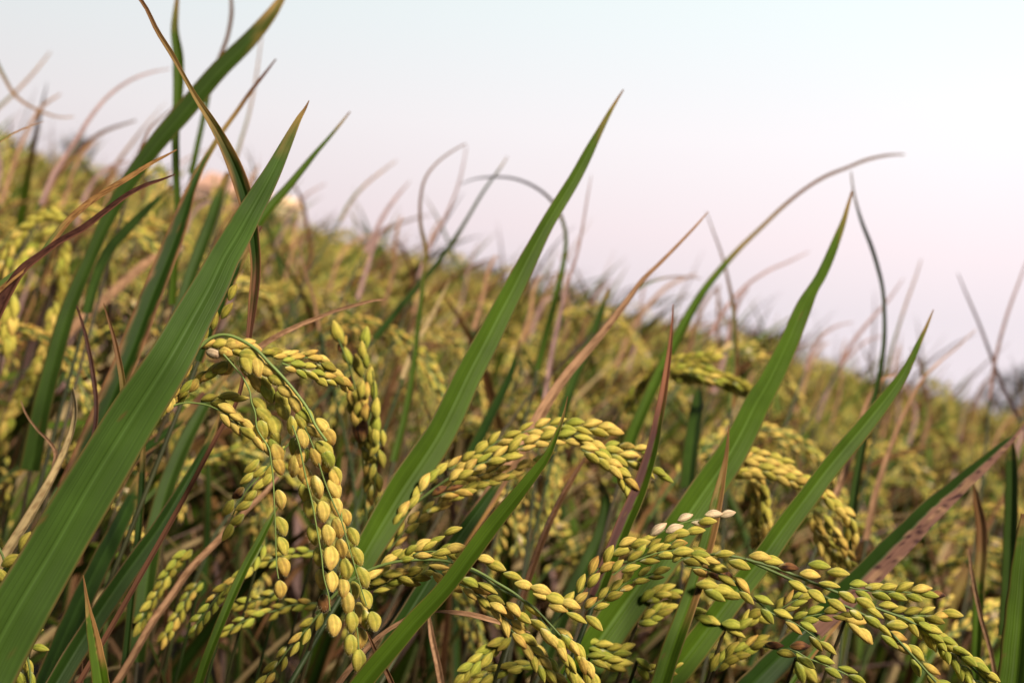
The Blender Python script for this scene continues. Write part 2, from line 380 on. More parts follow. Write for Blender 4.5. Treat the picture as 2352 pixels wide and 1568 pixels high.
def add_stem(pl, top, tan, r):
    pl.ensure(top)
    foot = pl.o + np.array((pl.rng.normal(0, .012), pl.rng.normal(0, .012), 0))
    h = top[2]
    mid = top - tan * h * 0.22
    P = hermite(np.array([top, mid, foot * 0.55 + mid * 0.45 + np.array((0, 0, 0.0)), foot]), 16)
    g = np.array(((0.022, 0.038, 0.008), (0.045, 0.034, 0.014), (0.030, 0.034, 0.010))[pl.rng.integers(3)]); b = np.array((0.060, 0.034, 0.015)); k = np.linspace(0, 1, 16)[:, None]
    V, F, C = tube(P, np.linspace(r, r * 1.7, 16), g * (1-k) + b * k, 7)
    link('stem', mk_mesh('stem', V - pl.o, F, C, [M_STEM]), pl.root)

RACHIS = np.array((0.105, 0.165, 0.048))
RIPE = {'ripe': 5, 'fresh': 3, 'rusty': 2.2, 'green': 0.6}
MIXED = {'ripe': 2.0, 'fresh': 4, 'green': 3, 'rusty': 1.2, 'olive': 1.4, 'pale': .25}
GREENISH = {'fresh': 4, 'green': 4, 'ripe': 1, 'rusty': .4}
OLIVE = {'olive': 5, 'green': 2, 'rusty': 1, 'fresh': 1}

class Panicle:
    """one drooping head: part 'panicle' (rachis and branches) with every grain a sub-part"""
    def __init__(s, pl, hairy=False, hues=MIXED, label=None, scale=1.0, stalk=1.0):
        s.pl = pl; s.bag = Bag(); s.grains = []; s.hairy = hairy; s.hues = hues; s.rng = pl.rng; s.label = label; s.scale = scale; s.stalk = np.array((stalk * 1.15, stalk, stalk * .9))
    def line(s, pts, d0, d1, r0, r1, n=24):
        P = np.array(pts, float); f = np.linspace(0, 1, len(P))
        C = hermite(unproj(P[:, 0], P[:, 1], d0 + (d1 - d0) * f), n)
        s.pl.ensure(C[0]); s.bag.add(*tube(C, np.linspace(r0, r1, n), RACHIS * s.stalk * (0.85 + 0.3 * s.rng.random()), 6))
        return C
    def grain(s, x, y, ang, depth, size=1.0, hue=None, face=None):
        """centre of a grain, direction of its tip (degrees from straight down, + to the right)"""
        c = unproj(x, y, depth); s.pl.ensure(c)
        a = R(ang); ax = RT * math.sin(a) - UP * math.cos(a) + FD * s.rng.normal(0, .18)
        f = -FD + RT * s.rng.normal(0, .45) + UP * s.rng.normal(0, .3) if face is None else face
        s.put(c, ax, f, size, hue)
    def put(s, c, ax, face, size, hue=None):
        x, y, z = frame(np.asarray(ax), np.asarray(face))
        sz = size * s.scale * s.rng.uniform(.88, 1.08); b = c - x * GL * sz / 2
        kz = s.rng.uniform(.6, .85) if s.rng.random() < .15 and not s.hairy else s.rng.uniform(.9, 1.08); y = y * kz; z = z * s.rng.uniform(.8, 1.1)
        M = Matrix(((x[0]*sz, y[0]*sz, z[0]*sz, b[0] - s.pl.o[0]), (x[1]*sz, y[1]*sz, z[1]*sz, b[1] - s.pl.o[1]), (x[2]*sz, y[2]*sz, z[2]*sz, b[2] - s.pl.o[2]), (0, 0, 0, 1)))
        s.grains.append((hue or pick(s.rng, s.hues), M))
    def strand(s, pts, d0, d1, n, size=1.0, side=0, spread=13, off=0.0013, hues=None, r=0.00032):
        C = s.line(pts, d0 - .0012, d1 - .0012, r, r * .6, 30); size = size * .95
        sp = hermite(C, n * 5); T = nrm(np.gradient(sp, axis=0))
        n = max(n, int(round(n * 1.14))) if n > 4 else n
        for k in range(n):
            i = int((k + 0.5) / n * (len(sp) - 1)); t = T[i]; v = nrm(CP - sp[i]); S = nrm(np.cross(t, v))
            sg = side if side else (1 if k % 2 else -1)
            if side and k % 3 == 2: sg = sg * .2
            ph = s.rng.normal(0.35, 0.45)
            d = S * sg * math.cos(ph) + v * math.sin(ph)
            a = R(s.rng.normal(spread, 5)); ax = t * math.cos(a) + d * math.sin(a)
            last = (k == n - 1)
            if last: ax = t
            f = d * 0.5 + v * 0.7 + s.rng.normal(0, .35, 3)
            s.put(sp[i] + d * (off if not last else 0) + ax * GL * .2, ax, f, size, pick(s.rng, hues) if hues else None)
    def done(s):
        s.bag.V = [v - s.pl.o for v in s.bag.V]
        o = link('panicle', s.bag.mesh('panicle', [M_STEM]), s.pl.root)
        if s.label: o['label'] = s.label
        lib = GRAIN_HAIRY if s.hairy else GRAIN
        order = s.grains
        for hue, M in order[:100]:
            ms = lib[hue]; link('grain', ms[s.rng.integers(len(ms))], o, M)
        if len(order) > 100:
            b = Bag()
            for hue, M in order[100:]:
                me = ms = GRAIN[hue][0]; n = len(me.vertices); v = np.empty(n*3, np.float32); me.vertices.foreach_get('co', v)
                f = np.empty(len(me.loops), np.int32); me.loops.foreach_get('vertex_index', f); cc = np.empty(n*4, np.float32); me.attributes['Col'].data.foreach_get('color', cc)
                Mn = np.array(M); b.add(v.reshape(-1, 3) @ Mn[:3, :3].T + Mn[:3, 3], f.reshape(-1, 4), cc.reshape(-1, 4)[:, :3])
            q = link('remaining_grains', b.mesh('remaining_grains', [M_GRAIN]), o); q['kind'] = 'stuff'
        return o

def conv(ox, oy, s): return lambda *p: [(ox + x / s, oy + y / s) + tuple(r) for x, y, *r in p]
c3 = conv(516.8, 1091, 3.413); z2 = conv(344.5, 631.6, 4.094); c4 = conv(0, 516.8, 2.926); c7 = conv(0, 1032.4, 2.926)
c8 = conv(746.5, 1032.4, 2.926); c9 = conv(1548.1, 1032.4, 2.926); n1 = conv(1292, 1148.4, 3.7355); n3 = conv(832.6, 918.7, 3.413); n4 = conv(1435.5, 746.5, 2.7307)

class Heads:
    def __init__(s, pl, **kw): s.pl = pl; s.kw = kw
    def strand(s, pts, d0, d1, n, size=1.0, **k):
        h = Panicle(s.pl, **s.kw); h.strand(pts, d0, d1, n, size, **k); h.done()
        a = unproj(np.array([p[0] for p in pts[:2]]), np.array([p[1] for p in pts[:2]]), np.array([d0, d0]))
        add_stem(s.pl, a[0], np.array((.03, -.18, .98)), .0006)
    def done(s): pass

# ---- front left: the broad blade crossing the lower left
A = Plant('rice plant with the broadest leaf, smooth green, slanting across the lower left in front')
hero_leaf(A, 'broad', 0.47, 0.375, [(710,231,2),(700,251,7),(688,270,12),(660,326,25),(622,402,40),(572,492,56),(545,540,64),(515,590,68),(484,655,78),(440,735,88),(392,820,98),(300,966,112),(212,1108,120),(120,1268,126),(40,1400,134),(-45,1560,146),(-100,1670,150)], tilt=-8, fold=0.22, n=90, m=17, twist=10)
# ---- main hanging head
B = Plant('rice plant with the sharp golden grain head hanging down, below a curling brown leaf')
P1 = Panicle(B, hairy=True, hues=RIPE, scale=.97, stalk=1.35, label='ripe golden drooping head of hairy grains')
P1.line(z2((-160,1480),(60,1180),(330,800),(500,650),(570,595),(640,568),(700,562),(780,578),(850,608),(930,652),(1000,700),(1100,805),(1250,960),(1380,1115),(1480,1255),(1560,1420),(1660,1560)), .419, .414, .00068, .00042, 60)
P1.line(c3((530,-390),(580,-240),(610,-100),(630,0),(680,200),(720,420),(755,620),(775,800),(815,960),(822,1060)), .4142, .4132, .00028, .0002, 40)
P1.line(c3((610,-420),(700,-200),(800,100),(850,220),(910,350),(960,520),(1010,690),(1060,860),(1110,1020)), .4165, .415, .00028, .0002, 40)
P1.line(z2((690,745),(740,800),(800,870),(860,940),(900,1010),(940,1100),(950,1180),(990,1300),(1000,1420)) + c3((350,-190),(362,-100),(375,0),(385,200),(395,420),(400,600),(412,770),(420,810)), .418, .416, .0003, .0002, 50)
P1.line(c3((860,0),(905,250),(930,500),(960,760),(985,900),(1010,1060),(1035,1200),(1050,1360)), .421, .419, .0003, .0002, 40)
Z = 0.419
for q in c3((720,95,12),(765,285,5),(805,470,8),(825,645,3),(835,830,5),(850,1175,8)): P1.grain(q[0], q[1], q[2], Z - .003, 1.03, 'ripe')
for x,y,a,h in ((665,265,10,'fresh'),(695,465,12,'fresh'),(735,640,10,'fresh'),(757,815,6,'ripe'),(775,1005,2,'burnt'),(625,140,10,'fresh'),(640,30,8,'rusty')):
    q = c3((x,y,a))[0]; P1.grain(q[0], q[1], q[2], Z + .002, .95, h)
for q in c3((860,30,20),(855,110,25),(870,245,15),(885,415,15),(910,575,10),(945,735,5),(925,880,5),(960,1000,5),(990,1150,0),(980,1330,-5),(1045,1455,0)): P1.grain(q[0], q[1], q[2], Z, 1.0)
for q in c3((1005,480,27),(1035,635,25),(1080,800,22),(1105,970,20),(1165,1145,15)): P1.grain(q[0], q[1], q[2], Z - .001, 1.0, 'fresh')
for q in c3((945,330,15),(1015,900,15),(1055,1080,10),(1058,1275,5),(1100,1130,8),(975,660,12)): P1.grain(q[0], q[1], q[2], Z + .004, .92)
for q, h in zip(c3((430,190,14),(440,400,24),(450,555,20),(455,715,20),(430,895,2)), ('ripe','fresh','fresh','rusty','rusty')): P1.grain(q[0], q[1], q[2], Z + .001, .95, h)
for q in c4((1680,880,75),(1660,930,20),(1730,945,10),(1800,980,70),(1860,1040,65),(1925,1120,62),(1985,1205,30),(2050,1275,52),(2110,1385,62),(2170,1350,38),(2210,1420,32),(2180,1510,45),(2035,1430,10),(1960,1350,5),(2025,1320,30),(2200,1570,25),(2120,1560,20)): P1.grain(q[0], q[1], q[2], Z - .002, .98)
for q in c4((1890,1185,22),(1900,1240,25),(1780,1080,24),(1730,1060,28),(1800,1130,28),(1745,1210,42),(1775,1280,42),(1760,1380,6),(1840,1350,20),(1840,1500,15),(1850,1430,20),(1980,1500,10),(2040,1540,0),(1700,1000,20),(1650,960,30)): P1.grain(q[0], q[1], q[2], Z + .003, .96, pick(B.rng, {'fresh': 3, 'green': 2, 'rusty': 2}))
for q in c7((1975,110,-8),(2030,150,5),(1870,110,22),(1860,30,15),(2190,30,50),(2010,60,0),(2180,95,40),(2255,170,30),(2240,260,22)): P1.grain(q[0], q[1], q[2], Z + .001, .98)
P1.strand(z2((480,690),(540,690),(640,690),(760,690),(960,700)), .428, .426, 7, .9, hues={'ripe': 2, 'pale': 1, 'fresh': 2})
P1.strand(z2((330,770),(290,840),(250,940),(180,1050),(120,1180),(60,1290)), .432, .43, 8, .92, side=-1, hues={'rusty': 3, 'ripe': 1, 'olive': 1})
P1.strand(z2((760,800),(640,850),(520,910),(420,970),(330,1050),(240,1140),(120,1210),(30,1320)), .431, .436, 15, .9, side=-1, hues=OLIVE)
P1.line(z2((0,1420),(100,1300),(230,1225),(340,1200),(440,1205),(560,1230),(650,1270),(740,1300),(830,1330),(900,1400),(1000,1500)), .43, .426, .0004, .0002, 40)
P1.strand(z2((480,1190),(600,1180),(720,1170),(860,1160)), .432, .432, 4, 1.0, hues={'fresh': 2, 'rusty': 1})
P1.strand(z2((640,1250),(740,1320),(850,1410),(950,1480),(1040,1560),(1100,1640)), .425, .424, 9, .98)
P1.strand(z2((1060,760),(1180,770),(1300,780),(1420,775),(1570,780)), .447, .462, 8, .95, side=-1, hues={'ripe': 2, 'rusty': 2, 'olive': 1})
P1.strand(z2((1240,830),(1340,860),(1480,900),(1600,960),(1700,1010)), .45, .462, 9, .85, hues={'fresh': 2, 'green': 2, 'rusty': 1})
P1.strand(z2((1550,790),(1640,870),(1720,940),(1830,1000),(1880,1050)), .462, .472, 8, .9, hues={'ripe': 1, 'olive': 2, 'rusty': 2})
# four flat grains standing up beside the broad leaf, and the stained bunch behind
for q in z2((385,610,175),(510,535,172),(605,420,168),(725,335,145),(778,160,160)): P1.grain(q[0], q[1], q[2], .436, 1.0, 'olive', face=-FD + RT * .2)
for q in c7((1880,30,-30),(1740,150,-55),(1660,190,-50),(1690,110,-50),(1600,290,-50,),(1680,310,-45),(1640,370,-60),(1590,470,-55),(1530,390,-35),(1530,550,-30),(1790,200,-40),(1745,230,-50),(1820,130,-40)): P1.grain(q[0], q[1], q[2], .45, .95, 'burnt' if q[0] < 552 and 1120 < q[1] < 1140 else 'fresh')
P1.line(c7((1960,-60),(1850,60),(1740,180),(1640,300),(1560,450),(1520,560)), .448, .452, .0003, .0002)
P1.done()
hero_leaf(B, 'curl', 0.445, 0.45, [(310,-16,9),(330,10,9),(360,70,11),(395,126,12),(425,180,10),(450,224,13),(480,270,19),(510,322,26),(540,385,34),(560,440,36),(575,500,32),(584,560,27),(588,612,23),(583,680,22),(574,760,14),(564,840,10),(545,920,9),(500,1000,10),(432,1128,11),(350,1275,12),(268,1420,12),(170,1590,13)], tilt=30, fold=0.5, n=80, m=13, twist=-40, label='curling brown leaf with a dark green face')
# ---- diagonal blade at the top
C_ = Plant('rice plant with a soft green diagonal leaf reaching the top, behind the curling brown leaf')
hero_leaf(C_, 'blue', 0.72, 0.66, [(672,-40,6),(652,-10,14),(632,22,24),(575,92,36),(500,168,41),(420,262,44),(350,345,40),(290,430,36),(240,520,32),(205,600,30),(175,670,34),(150,740,38),(125,830,40),(100,930,42),(70,1080,46)], tilt=20, fold=0.3)
hero_leaf(C_, 'green', 0.76, 0.74, [(409,-20,7),(405,20,12),(402,70,18),(410,130,24),(411,190,25),(407,250,20),(404,310,18),(405,390,17),(408,460,15),(404,560,16),(396,700,18)], tilt=15, fold=0.3)
hero_leaf(C_, 'tipped', 0.9, 0.9, [(531,-10,7),(532,30,9),(524,80,9),(512,115,9),(490,170,10),(470,260,12),(440,400,14)], tilt=10)
# ---- crossing brown pair at the left
D_ = Plant('rice plant with two thin drying leaves at the left edge, one orange, one purple-brown')
hero_leaf(D_, 'orange', 0.455, 0.44, [(406,344,2),(385,356,5),(350,374,8),(300,406,12),(250,436,13),(200,470,14),(160,505,15),(125,548,16),(95,585,14),(50,620,16),(5,656,20),(-60,720,24)], tilt=20, fold=0.4, n=64, label='thin leaf dried to orange')
hero_leaf(D_, 'red', 0.45, 0.44, [(404,400,2),(380,410,5),(340,424,9),(300,444,11),(240,488,13),(190,526,15),(130,560,14),(90,590,16),(55,618,20),(20,670,24),(0,710,26),(-40,790,26)], tilt=25, fold=0.5, n=64, label='thin purple-brown leaf')
# ---- brown-edged leaf
E_ = Plant('rice plant with a dark leaf edged in rusty brown, just left of the broadest leaf')
hero_leaf(E_, 'edge', 0.66, 0.55, [(634,136,3),(612,165,6),(575,212,9),(545,256,10),(510,305,11),(485,345,13),(462,385,16),(440,435,22),(425,480,32),(405,540,40),(380,605,45),(345,690,48),(308,790,52),(266,890,54),(215,1010,56),(160,1130,56)], tilt=18, fold=0.35, n=64)
hero_leaf(E_, 'blue', 0.82, 0.76, [(524,396,10),(505,446,20),(488,500,27),(466,560,30),(440,630,30),(412,720,30),(380,820,30)], tilt=22)
hero_leaf(E_, 'blue', 0.8, 0.7, [(395,425,4),(350,470,14),(300,520,22),(255,570,24),(225,630,24),(200,720,24)], tilt=20)
# ---- pointed leaf right of the broad one
F_ = Plant('rice plant with a pointed green leaf leaning up right, emerging from behind the broadest leaf')
hero_leaf(F_, 'green', 0.66, 0.62, [(804,257,3),(790,275,5),(755,318,8),(725,352,11),(695,390,15),(660,432,18),(628,468,20),(600,505,21),(575,550,24),(545,610,28),(510,680,30),(470,770,32)], tilt=20, fold=0.35)
hero_leaf(F_, 'edge', 0.56, 0.54, [(600,520,8),(572,565,14),(545,615,20),(520,670,24),(490,740,26),(455,830,28)], tilt=14)
hero_leaf(F_, 'tan', 0.50, 0.50, [(889,687,3),(860,690,6),(820,700,8),(770,714,8),(730,730,9),(690,746,11),(650,765,12),(600,795,14),(560,840,14)], tilt=10, fold=0.4, stem=False)
# ---- tall central blade with the yellow head behind
G_ = Plant('rice plant with the tall straight green leaf rising through the middle to a fine tip')
hero_leaf(G_, 'green', 0.60, 0.475, [(1432,206,3),(1418,228,6),(1400,258,10),(1375,305,16),(1350,352,24),(1320,408,28),(1285,466,31),(1254,517,33),(1210,600,42),(1178,664,48),(1146,724,53),(1110,794,58),(1076,859,62),(1042,930,66),(1006,1000,69),(968,1060,74),(925,1124,78),(885,1190,74),(850,1250,66),(800,1340,60)], tilt=-16, fold=0.25, n=80, m=15)
P5 = Panicle(G_, hues={'fresh': 4, 'ripe': 4, 'green': 1, 'rusty': .6}, label='arching yellow-green grain head')
d5 = .50
P5.line(n3((-60,1300),(150,1020),(450,780),(700,600),(900,500),(1150,390),(1400,320),(1650,300),(1800,350)), .50, .50, .0006, .0004, 40)
P5.strand(n3((60,1190),(210,1020),(365,850),(450,740),(520,640),(640,520)), d5 - .012, d5, 9, 1.05, side=-1, spread=12)
P5.strand(n3((680,540),(870,440),(960,390),(1080,310),(1200,270),(1400,215),(1600,200),(1800,220),(1990,250)), d5, d5, 19, 1.05)
P5.strand(n3((700,640),(900,510),(1100,440),(1280,345),(1500,300),(1700,310),(1850,380),(2050,450),(2230,520),(2380,610)), d5 - .005, d5, 25, 1.05)
P5.strand(n3((500,870),(700,750),(900,650),(1100,590),(1300,485),(1470,420)), d5, d5 + .01, 13, 1.0, side=1)
P5.strand(n3((1720,390),(1820,430),(1930,510),(2030,600),(2090,680),(2140,770)), d5 - .01, d5 - .01, 10, 1.05)
P5.strand(n3((200,1180),(400,960),(600,830),(720,760)), d5 + .01, d5 + .01, 9, .95)
P5.strand(n3((1900,380),(2050,385),(2250,410)), d5 + .015, d5 + .02, 5, 1.0)
P5.strand(n3((640,700),(800,610),(1000,560),(1180,430)), d5 + .005, d5 + .005, 9, 1.0)
P5.strand(n3((560,760),(700,720),(800,730)), d5 - .004, d5 - .004, 4, .95, hues={'burnt': 2, 'rusty': 2})
P5.done()
# ---- stubby upright head
H_ = Plant('rice plant with a short upright red-brown spotted grain head behind the hanging golden head')
P2 = Panicle(H_, hues={'fresh': 3, 'green': 2, 'ripe': 1, 'rusty': 1}, stalk=.9, label='stubby upright grain head with brown spots')
P2.line(z2((2030,2300),(2010,1800),(1980,1500),(1960,1250),(1900,950),(1850,800),(1770,600)), .56, .54, .0006, .0003)
P2.line(z2((1990,1300),(2010,1000),(1990,820),(2020,620)), .55, .54, .0004, .0003)
P2.line(z2((2020,1500),(2110,1100),(2090,900)), .55, .54, .0004, .0003)
for x,y,a,sz,h in ((1765,535,200,1.35,'fresh'),(1835,620,170,.8,'rusty'),(2030,590,175,1.3,'green'),(2000,710,185,1.15,'fresh'),(1860,760,200,1.1,'green'),(1960,850,195,1.3,'olive'),(1800,690,215,.7,'burnt'),(2075,950,175,1.25,'fresh'),(2030,800,180,1.0,'green'),(1990,1075,170,1.2,'fresh'),(2110,1090,178,1.2,'green'),(1890,1010,190,.8,'burnt'),(2040,1080,180,.9,'rusty'),(1885,1150,190,1.0,'rusty'),(1945,1150,180,1.0,'fresh'),(2020,1170,175,1.1,'rusty'),(1900,1240,185,1.1,'olive'),(1960,1260,180,1.1,'olive'),(2030,1290,175,1.1,'rusty'),(1930,1340,185,1.1,'rusty'),(2000,1370,180,1.1,'olive'),(1940,1440,185,1.35,'burnt'),(2010,1450,175,1.35,'burnt'),(1970,1490,180,1.2,'burnt'),(2130,1250,178,1.3,'fresh'),(2130,1390,182,1.3,'green'),(2125,1500,180,1.2,'fresh')):
    q = z2((x,y))[0]; P2.grain(q[0], q[1], a, .545 + H_.rng.normal(0, .004), sz, h)
P2.strand([(845,985),(838,1020),(848,1060),(850,1100),(852,1140)], .55, .55, 9, 1.15, hues=OLIVE)
P2.strand([(872,985),(868,1040),(862,1100),(858,1160),(852,1220)], .545, .545, 8, 1.1, hues={'fresh': 3, 'olive': 2})
P2.done()
# ---- sharp leaf crossing the lower middle and the head behind it
I_ = Plant('rice plant with a narrow brown-tipped green leaf crossing over its arched grain head')
hero_leaf(I_, 'green', 0.415, 0.40, [(1304,910,2),(1299,935,4),(1290,968,8),(1275,1005,12),(1258,1045,18),(1230,1084,25),(1195,1128,31),(1155,1178,36),(1115,1228,40),(1078,1278,40),(1040,1330,40),(1000,1376,40),(955,1424,42),(910,1476,44),(860,1535,46),(800,1610,48)], tilt=16, fold=0.3, n=70, m=13)
P3 = Panicle(I_, hues={'ripe': 3, 'fresh': 4, 'green': 1, 'rusty': .7}, scale=.93, label='arched grain head hanging to the bottom edge')
d3 = .428
P3.line(c8((-60,1100),(200,860),(400,770),(600,740),(850,755),(1000,805),(1150,890),(1300,985),(1420,1105),(1560,1300),(1700,1560)), .435, .425, .00055, .0004, 50)
P3.line(c8((850,755),(1050,850),(1200,950),(1350,1020),(1530,1190),(1650,1330)), .428, .423, .0004, .0003, 40)
for q in c8((330,830,120),(440,735,118),(560,700,112),(660,640,118),(745,612,120),(860,545,112)): P3.grain(q[0], q[1], q[2], d3 + .006, 1.08)
for q in c8((800,690,100),(880,665,98),(940,700,98),(1080,738,75),(1150,785,74),(1262,850,72),(1340,912,74),(1455,945,70),(1460,985,70),(1550,1005,70),(1568,1065,72),(1650,1040,70),(1692,1130,62),(1810,1165,50)): P3.grain(q[0], q[1], q[2], d3 - .006, 1.05, pick(I_.rng, {'fresh': 3, 'ripe': 2}))
for q in c8((980,895,62),(1095,930,60),(1165,1065,60),(1270,1075,45),(1440,1185,58),(1610,1235,60),(1400,1080,55),(1330,1130,60)): P3.grain(q[0], q[1], q[2], d3 - .002, 1.02)
P3.strand(c8((700,790),(820,860),(960,930),(1090,1010),(1200,1120),(1320,1250),(1440,1390),(1520,1500),(1600,1600)), d3 + .006, d3, 19, 1.02)
P3.strand(c8((1480,1200),(1560,1290),(1640,1400),(1690,1500),(1740,1600)), d3 - .004, d3 - .006, 9, 1.05, side=1)
P3.strand(c8((1620,1240),(1700,1330),(1760,1430),(1810,1560)), d3 - .004, d3 - .006, 7, 1.05, side=1)
P3.strand(c8((260,890),(420,840),(560,850),(700,830)), d3 + .012, d3 + .012, 8, 1.0, hues={'fresh': 2, 'rusty': 1, 'olive': 1})
P3.strand(c8((270,960),(400,900),(520,870),(640,870)), d3 + .014, d3 + .014, 6, 1.0, hues=OLIVE)
P3.strand(c8((1250,1210),(1340,1290),(1430,1400),(1500,1520)), d3 + .002, d3, 8, 1.0)
P3.strand(c8((440,760),(600,700),(780,680),(950,690)), d3 + .008, d3 + .004, 8, .95)
P3.done()
# ---- right hand blade
J_ = Plant('rice plant with a long broad green leaf rising right of centre to an orange tip')
hero_leaf(J_, 'green', 0.66, 0.48, [(1957,440,5),(1948,470,8),(1938,505,12),(1925,540,17),(1905,590,22),(1885,632,24),(1866,664,25),(1845,705,36),(1815,775,43),(1790,828,47),(1762,884,52),(1735,930,60),(1705,990,64),(1665,1060,70),(1620,1125,76),(1568,1200,80),(1510,1285,86),(1440,1380,88),(1370,1480,88),(1300,1590,88)], tilt=-18, fold=0.3, n=80, m=15)
hero_leaf(J_, 'redhalf', 0.53, 0.47, [(1546,698,2),(1545,730,5),(1541,780,9),(1534,840,14),(1525,900,18),(1514,960,22),(1502,1020,26),(1484,1085,32),(1462,1145,36),(1436,1205,38),(1405,1280,36),(1370,1370,34)], tilt=18, fold=0.45, n=64, m=13, label='narrow leaf half dark red')
hero_leaf(J_, 'tansplit', 0.505, 0.455, [(1674,975,2),(1672,1010,6),(1668,1050,10),(1660,1090,16),(1648,1150,26),(1632,1220,32),(1610,1300,36),(1585,1380,40),(1555,1460,44),(1525,1550,46),(1500,1640,48)], tilt=14, n=64)
# ---- right blade with the front right head
K_ = Plant('rice plant with a slanting green leaf behind its long sharp grain head, lower right')
hero_leaf(K_, 'green', 0.56, 0.47, [(2144,711,2),(2136,730,5),(2125,756,8),(2110,788,12),(2094,822,16),(2074,860,22),(2045,902,30),(2015,940,36),(1978,985,40),(1940,1030,43),(1895,1085,45),(1850,1145,47),(1800,1212,50),(1755,1275,52),(1700,1345,56),(1650,1410,60),(1590,1490,64),(1520,1580,68)], tilt=-18, fold=0.3, n=80, m=13)
P4 = Panicle(K_, hues=MIXED, scale=.90, label='long arching head of green-gold grains')
d4 = .43
P4.line(n1((-160,1180),(100,850),(300,640),(500,540),(800,500),(1000,490),(1250,470)) + c9((240,705),(480,735),(600,790),(760,860),(900,930),(1060,1010),(1240,1090),(1420,1200),(1600,1380),(1760,1560)), .445, .425, .00055, .0004, 60)
P4.line(c9((480,735),(700,800),(900,880),(1100,960),(1350,1060),(1560,1140),(1700,1220),(1850,1330),(2000,1460),(2120,1580)), .428, .43, .0005, .0004, 50)
for q in c9((60,685,95),(180,740,60),(340,702,95),(440,775,70),(580,720,85),(660,748,82),(915,840,80),(978,778,82),(1105,828,84),(1045,908,78),(835,920,60),(960,985,55),(1165,992,58),(1095,1045,58),(1290,1035,60),(1225,1110,55),(1350,1095,58),(1340,1160,55),(1500,1180,84),(1410,1210,50),(1450,1290,52)): P4.grain(q[0], q[1], q[2], d4 - .007, 1.08, pick(K_.rng, {'fresh': 4, 'green': 2, 'ripe': 1}))
q = c9((770,792,85))[0]; P4.grain(q[0], q[1], q[2], d4 - .008, 1.05, 'burnt')
P4.strand(c9((1420,1250),(1560,1330),(1640,1430),(1740,1520),(1860,1610)), d4, d4, 6, 1.12, spread=10)
P4.strand(c9((1180,925),(1290,945),(1400,950),(1500,955),(1600,958),(1720,975)), d4 + .006, d4 + .006, 9, 1.0, spread=14)
q = c9((1770,975,84))[0]; P4.grain(q[0], q[1], q[2], d4 + .006, 1.0, 'burnt')
P4.strand(c9((1380,1060),(1500,1110),(1600,1115),(1720,1115),(1800,1115)), d4 + .004, d4 + .004, 8, .95, spread=16)
q = c9((1868,1105,86))[0]; P4.grain(q[0], q[1], q[2], d4 + .003, 1.15, 'fresh')
P4.strand(c9((220,800),(300,830),(400,880),(460,960),(560,1020),(660,1100),(810,1165),(915,1235),(1060,1350)), d4 - .002, d4 - .004, 10, 1.06, spread=8, hues={'olive': 2, 'fresh': 2, 'green': 2, 'rusty': 1})
P4.strand(c9((600,1320),(700,1340),(800,1345),(890,1395),(990,1435),(1110,1485),(1260,1560)), d4 + .004, d4 + .002, 7, 1.0, spread=10, hues={'olive': 2, 'green': 3, 'burnt': .6})
P4.strand(c9((700,1080),(820,1010),(880,990)), d4 + .012, d4 + .012, 5, .95, hues=OLIVE)
P4.strand(c9((800,1150),(950,1110),(1080,1100),(1180,1110)), d4 + .012, d4 + .012, 6, .9, hues=OLIVE)
P4.strand(c9((1580,1150),(1700,1220),(1800,1310),(1900,1420),(2000,1520),(2100,1620)), d4 + .002, d4 + .002, 14, .98, side=1, spread=30, hues={'fresh': 3, 'green': 3, 'ripe': 1})
P4.strand(c9((1640,1180),(1780,1280),(1900,1360),(2030,1460),(2150,1580)), d4, d4, 12, 1.0, side=-1, spread=12, hues={'green': 3, 'fresh': 2})
P4.strand(n1((30,940),(120,840),(210,720),(270,620),(360,550),(460,420),(570,390),(760,320)), d4 + .01, d4 + .012, 10, 1.05, spread=12, hues={'fresh': 3, 'rusty': 2, 'ripe': 1})
P4.strand(n1((760,330),(880,255),(1000,205),(1150,165),(1300,150),(1440,115)), d4 + .012, d4 + .014, 5, 1.0, spread=6, hues={'pale': 1})
for q in n1((1010,290,100),(1245,185,95),(1140,265,95)): P4.grain(q[0], q[1], q[2], d4 + .01, 1.05, 'fresh')
P4.strand(n1((640,520),(760,430),(900,380),(1000,370)), d4 + .004, d4 + .004, 5, .95, hues=OLIVE)
P4.strand(n1((430,640),(560,550),(700,490),(860,440),(1000,430),(1180,430)), d4, d4, 8, 1.0, hues={'olive': 2, 'fresh': 3})
P4.strand(n1((960,540),(1080,490),(1200,500),(1280,520)), d4 - .005, d4 - .005, 4, 1.08)
P4.strand(n1((200,940),(330,860),(440,790),(560,700),(700,650),(860,600)), d4 + .006, d4 + .006, 10, .98, hues={'olive': 1, 'fresh': 3, 'rusty': 1})
P4.strand(n1((1050,560),(1180,580),(1300,620),(1450,680)), d4 + .003, d4 + .003, 5, .98, hues={'burnt': 1, 'rusty': 2, 'olive': 1})
P4.done()
# ---- folded green and brown leaf
L_ = Plant('rice plant with a folded leaf, green above, purple-brown and dark-spotted below, at the right')
hero_leaf(L_, 'half', 0.62, 0.53, [(2372,950,4),(2350,974,8),(2325,1004,14),(2290,1036,24),(2240,1080,34),(2190,1124,42),(2140,1168,50),(2090,1218,56),(2040,1268,60),(1990,1318,62),(1930,1375,62),(1860,1440,60)], tilt=-8, fold=0.55, n=70, m=15)
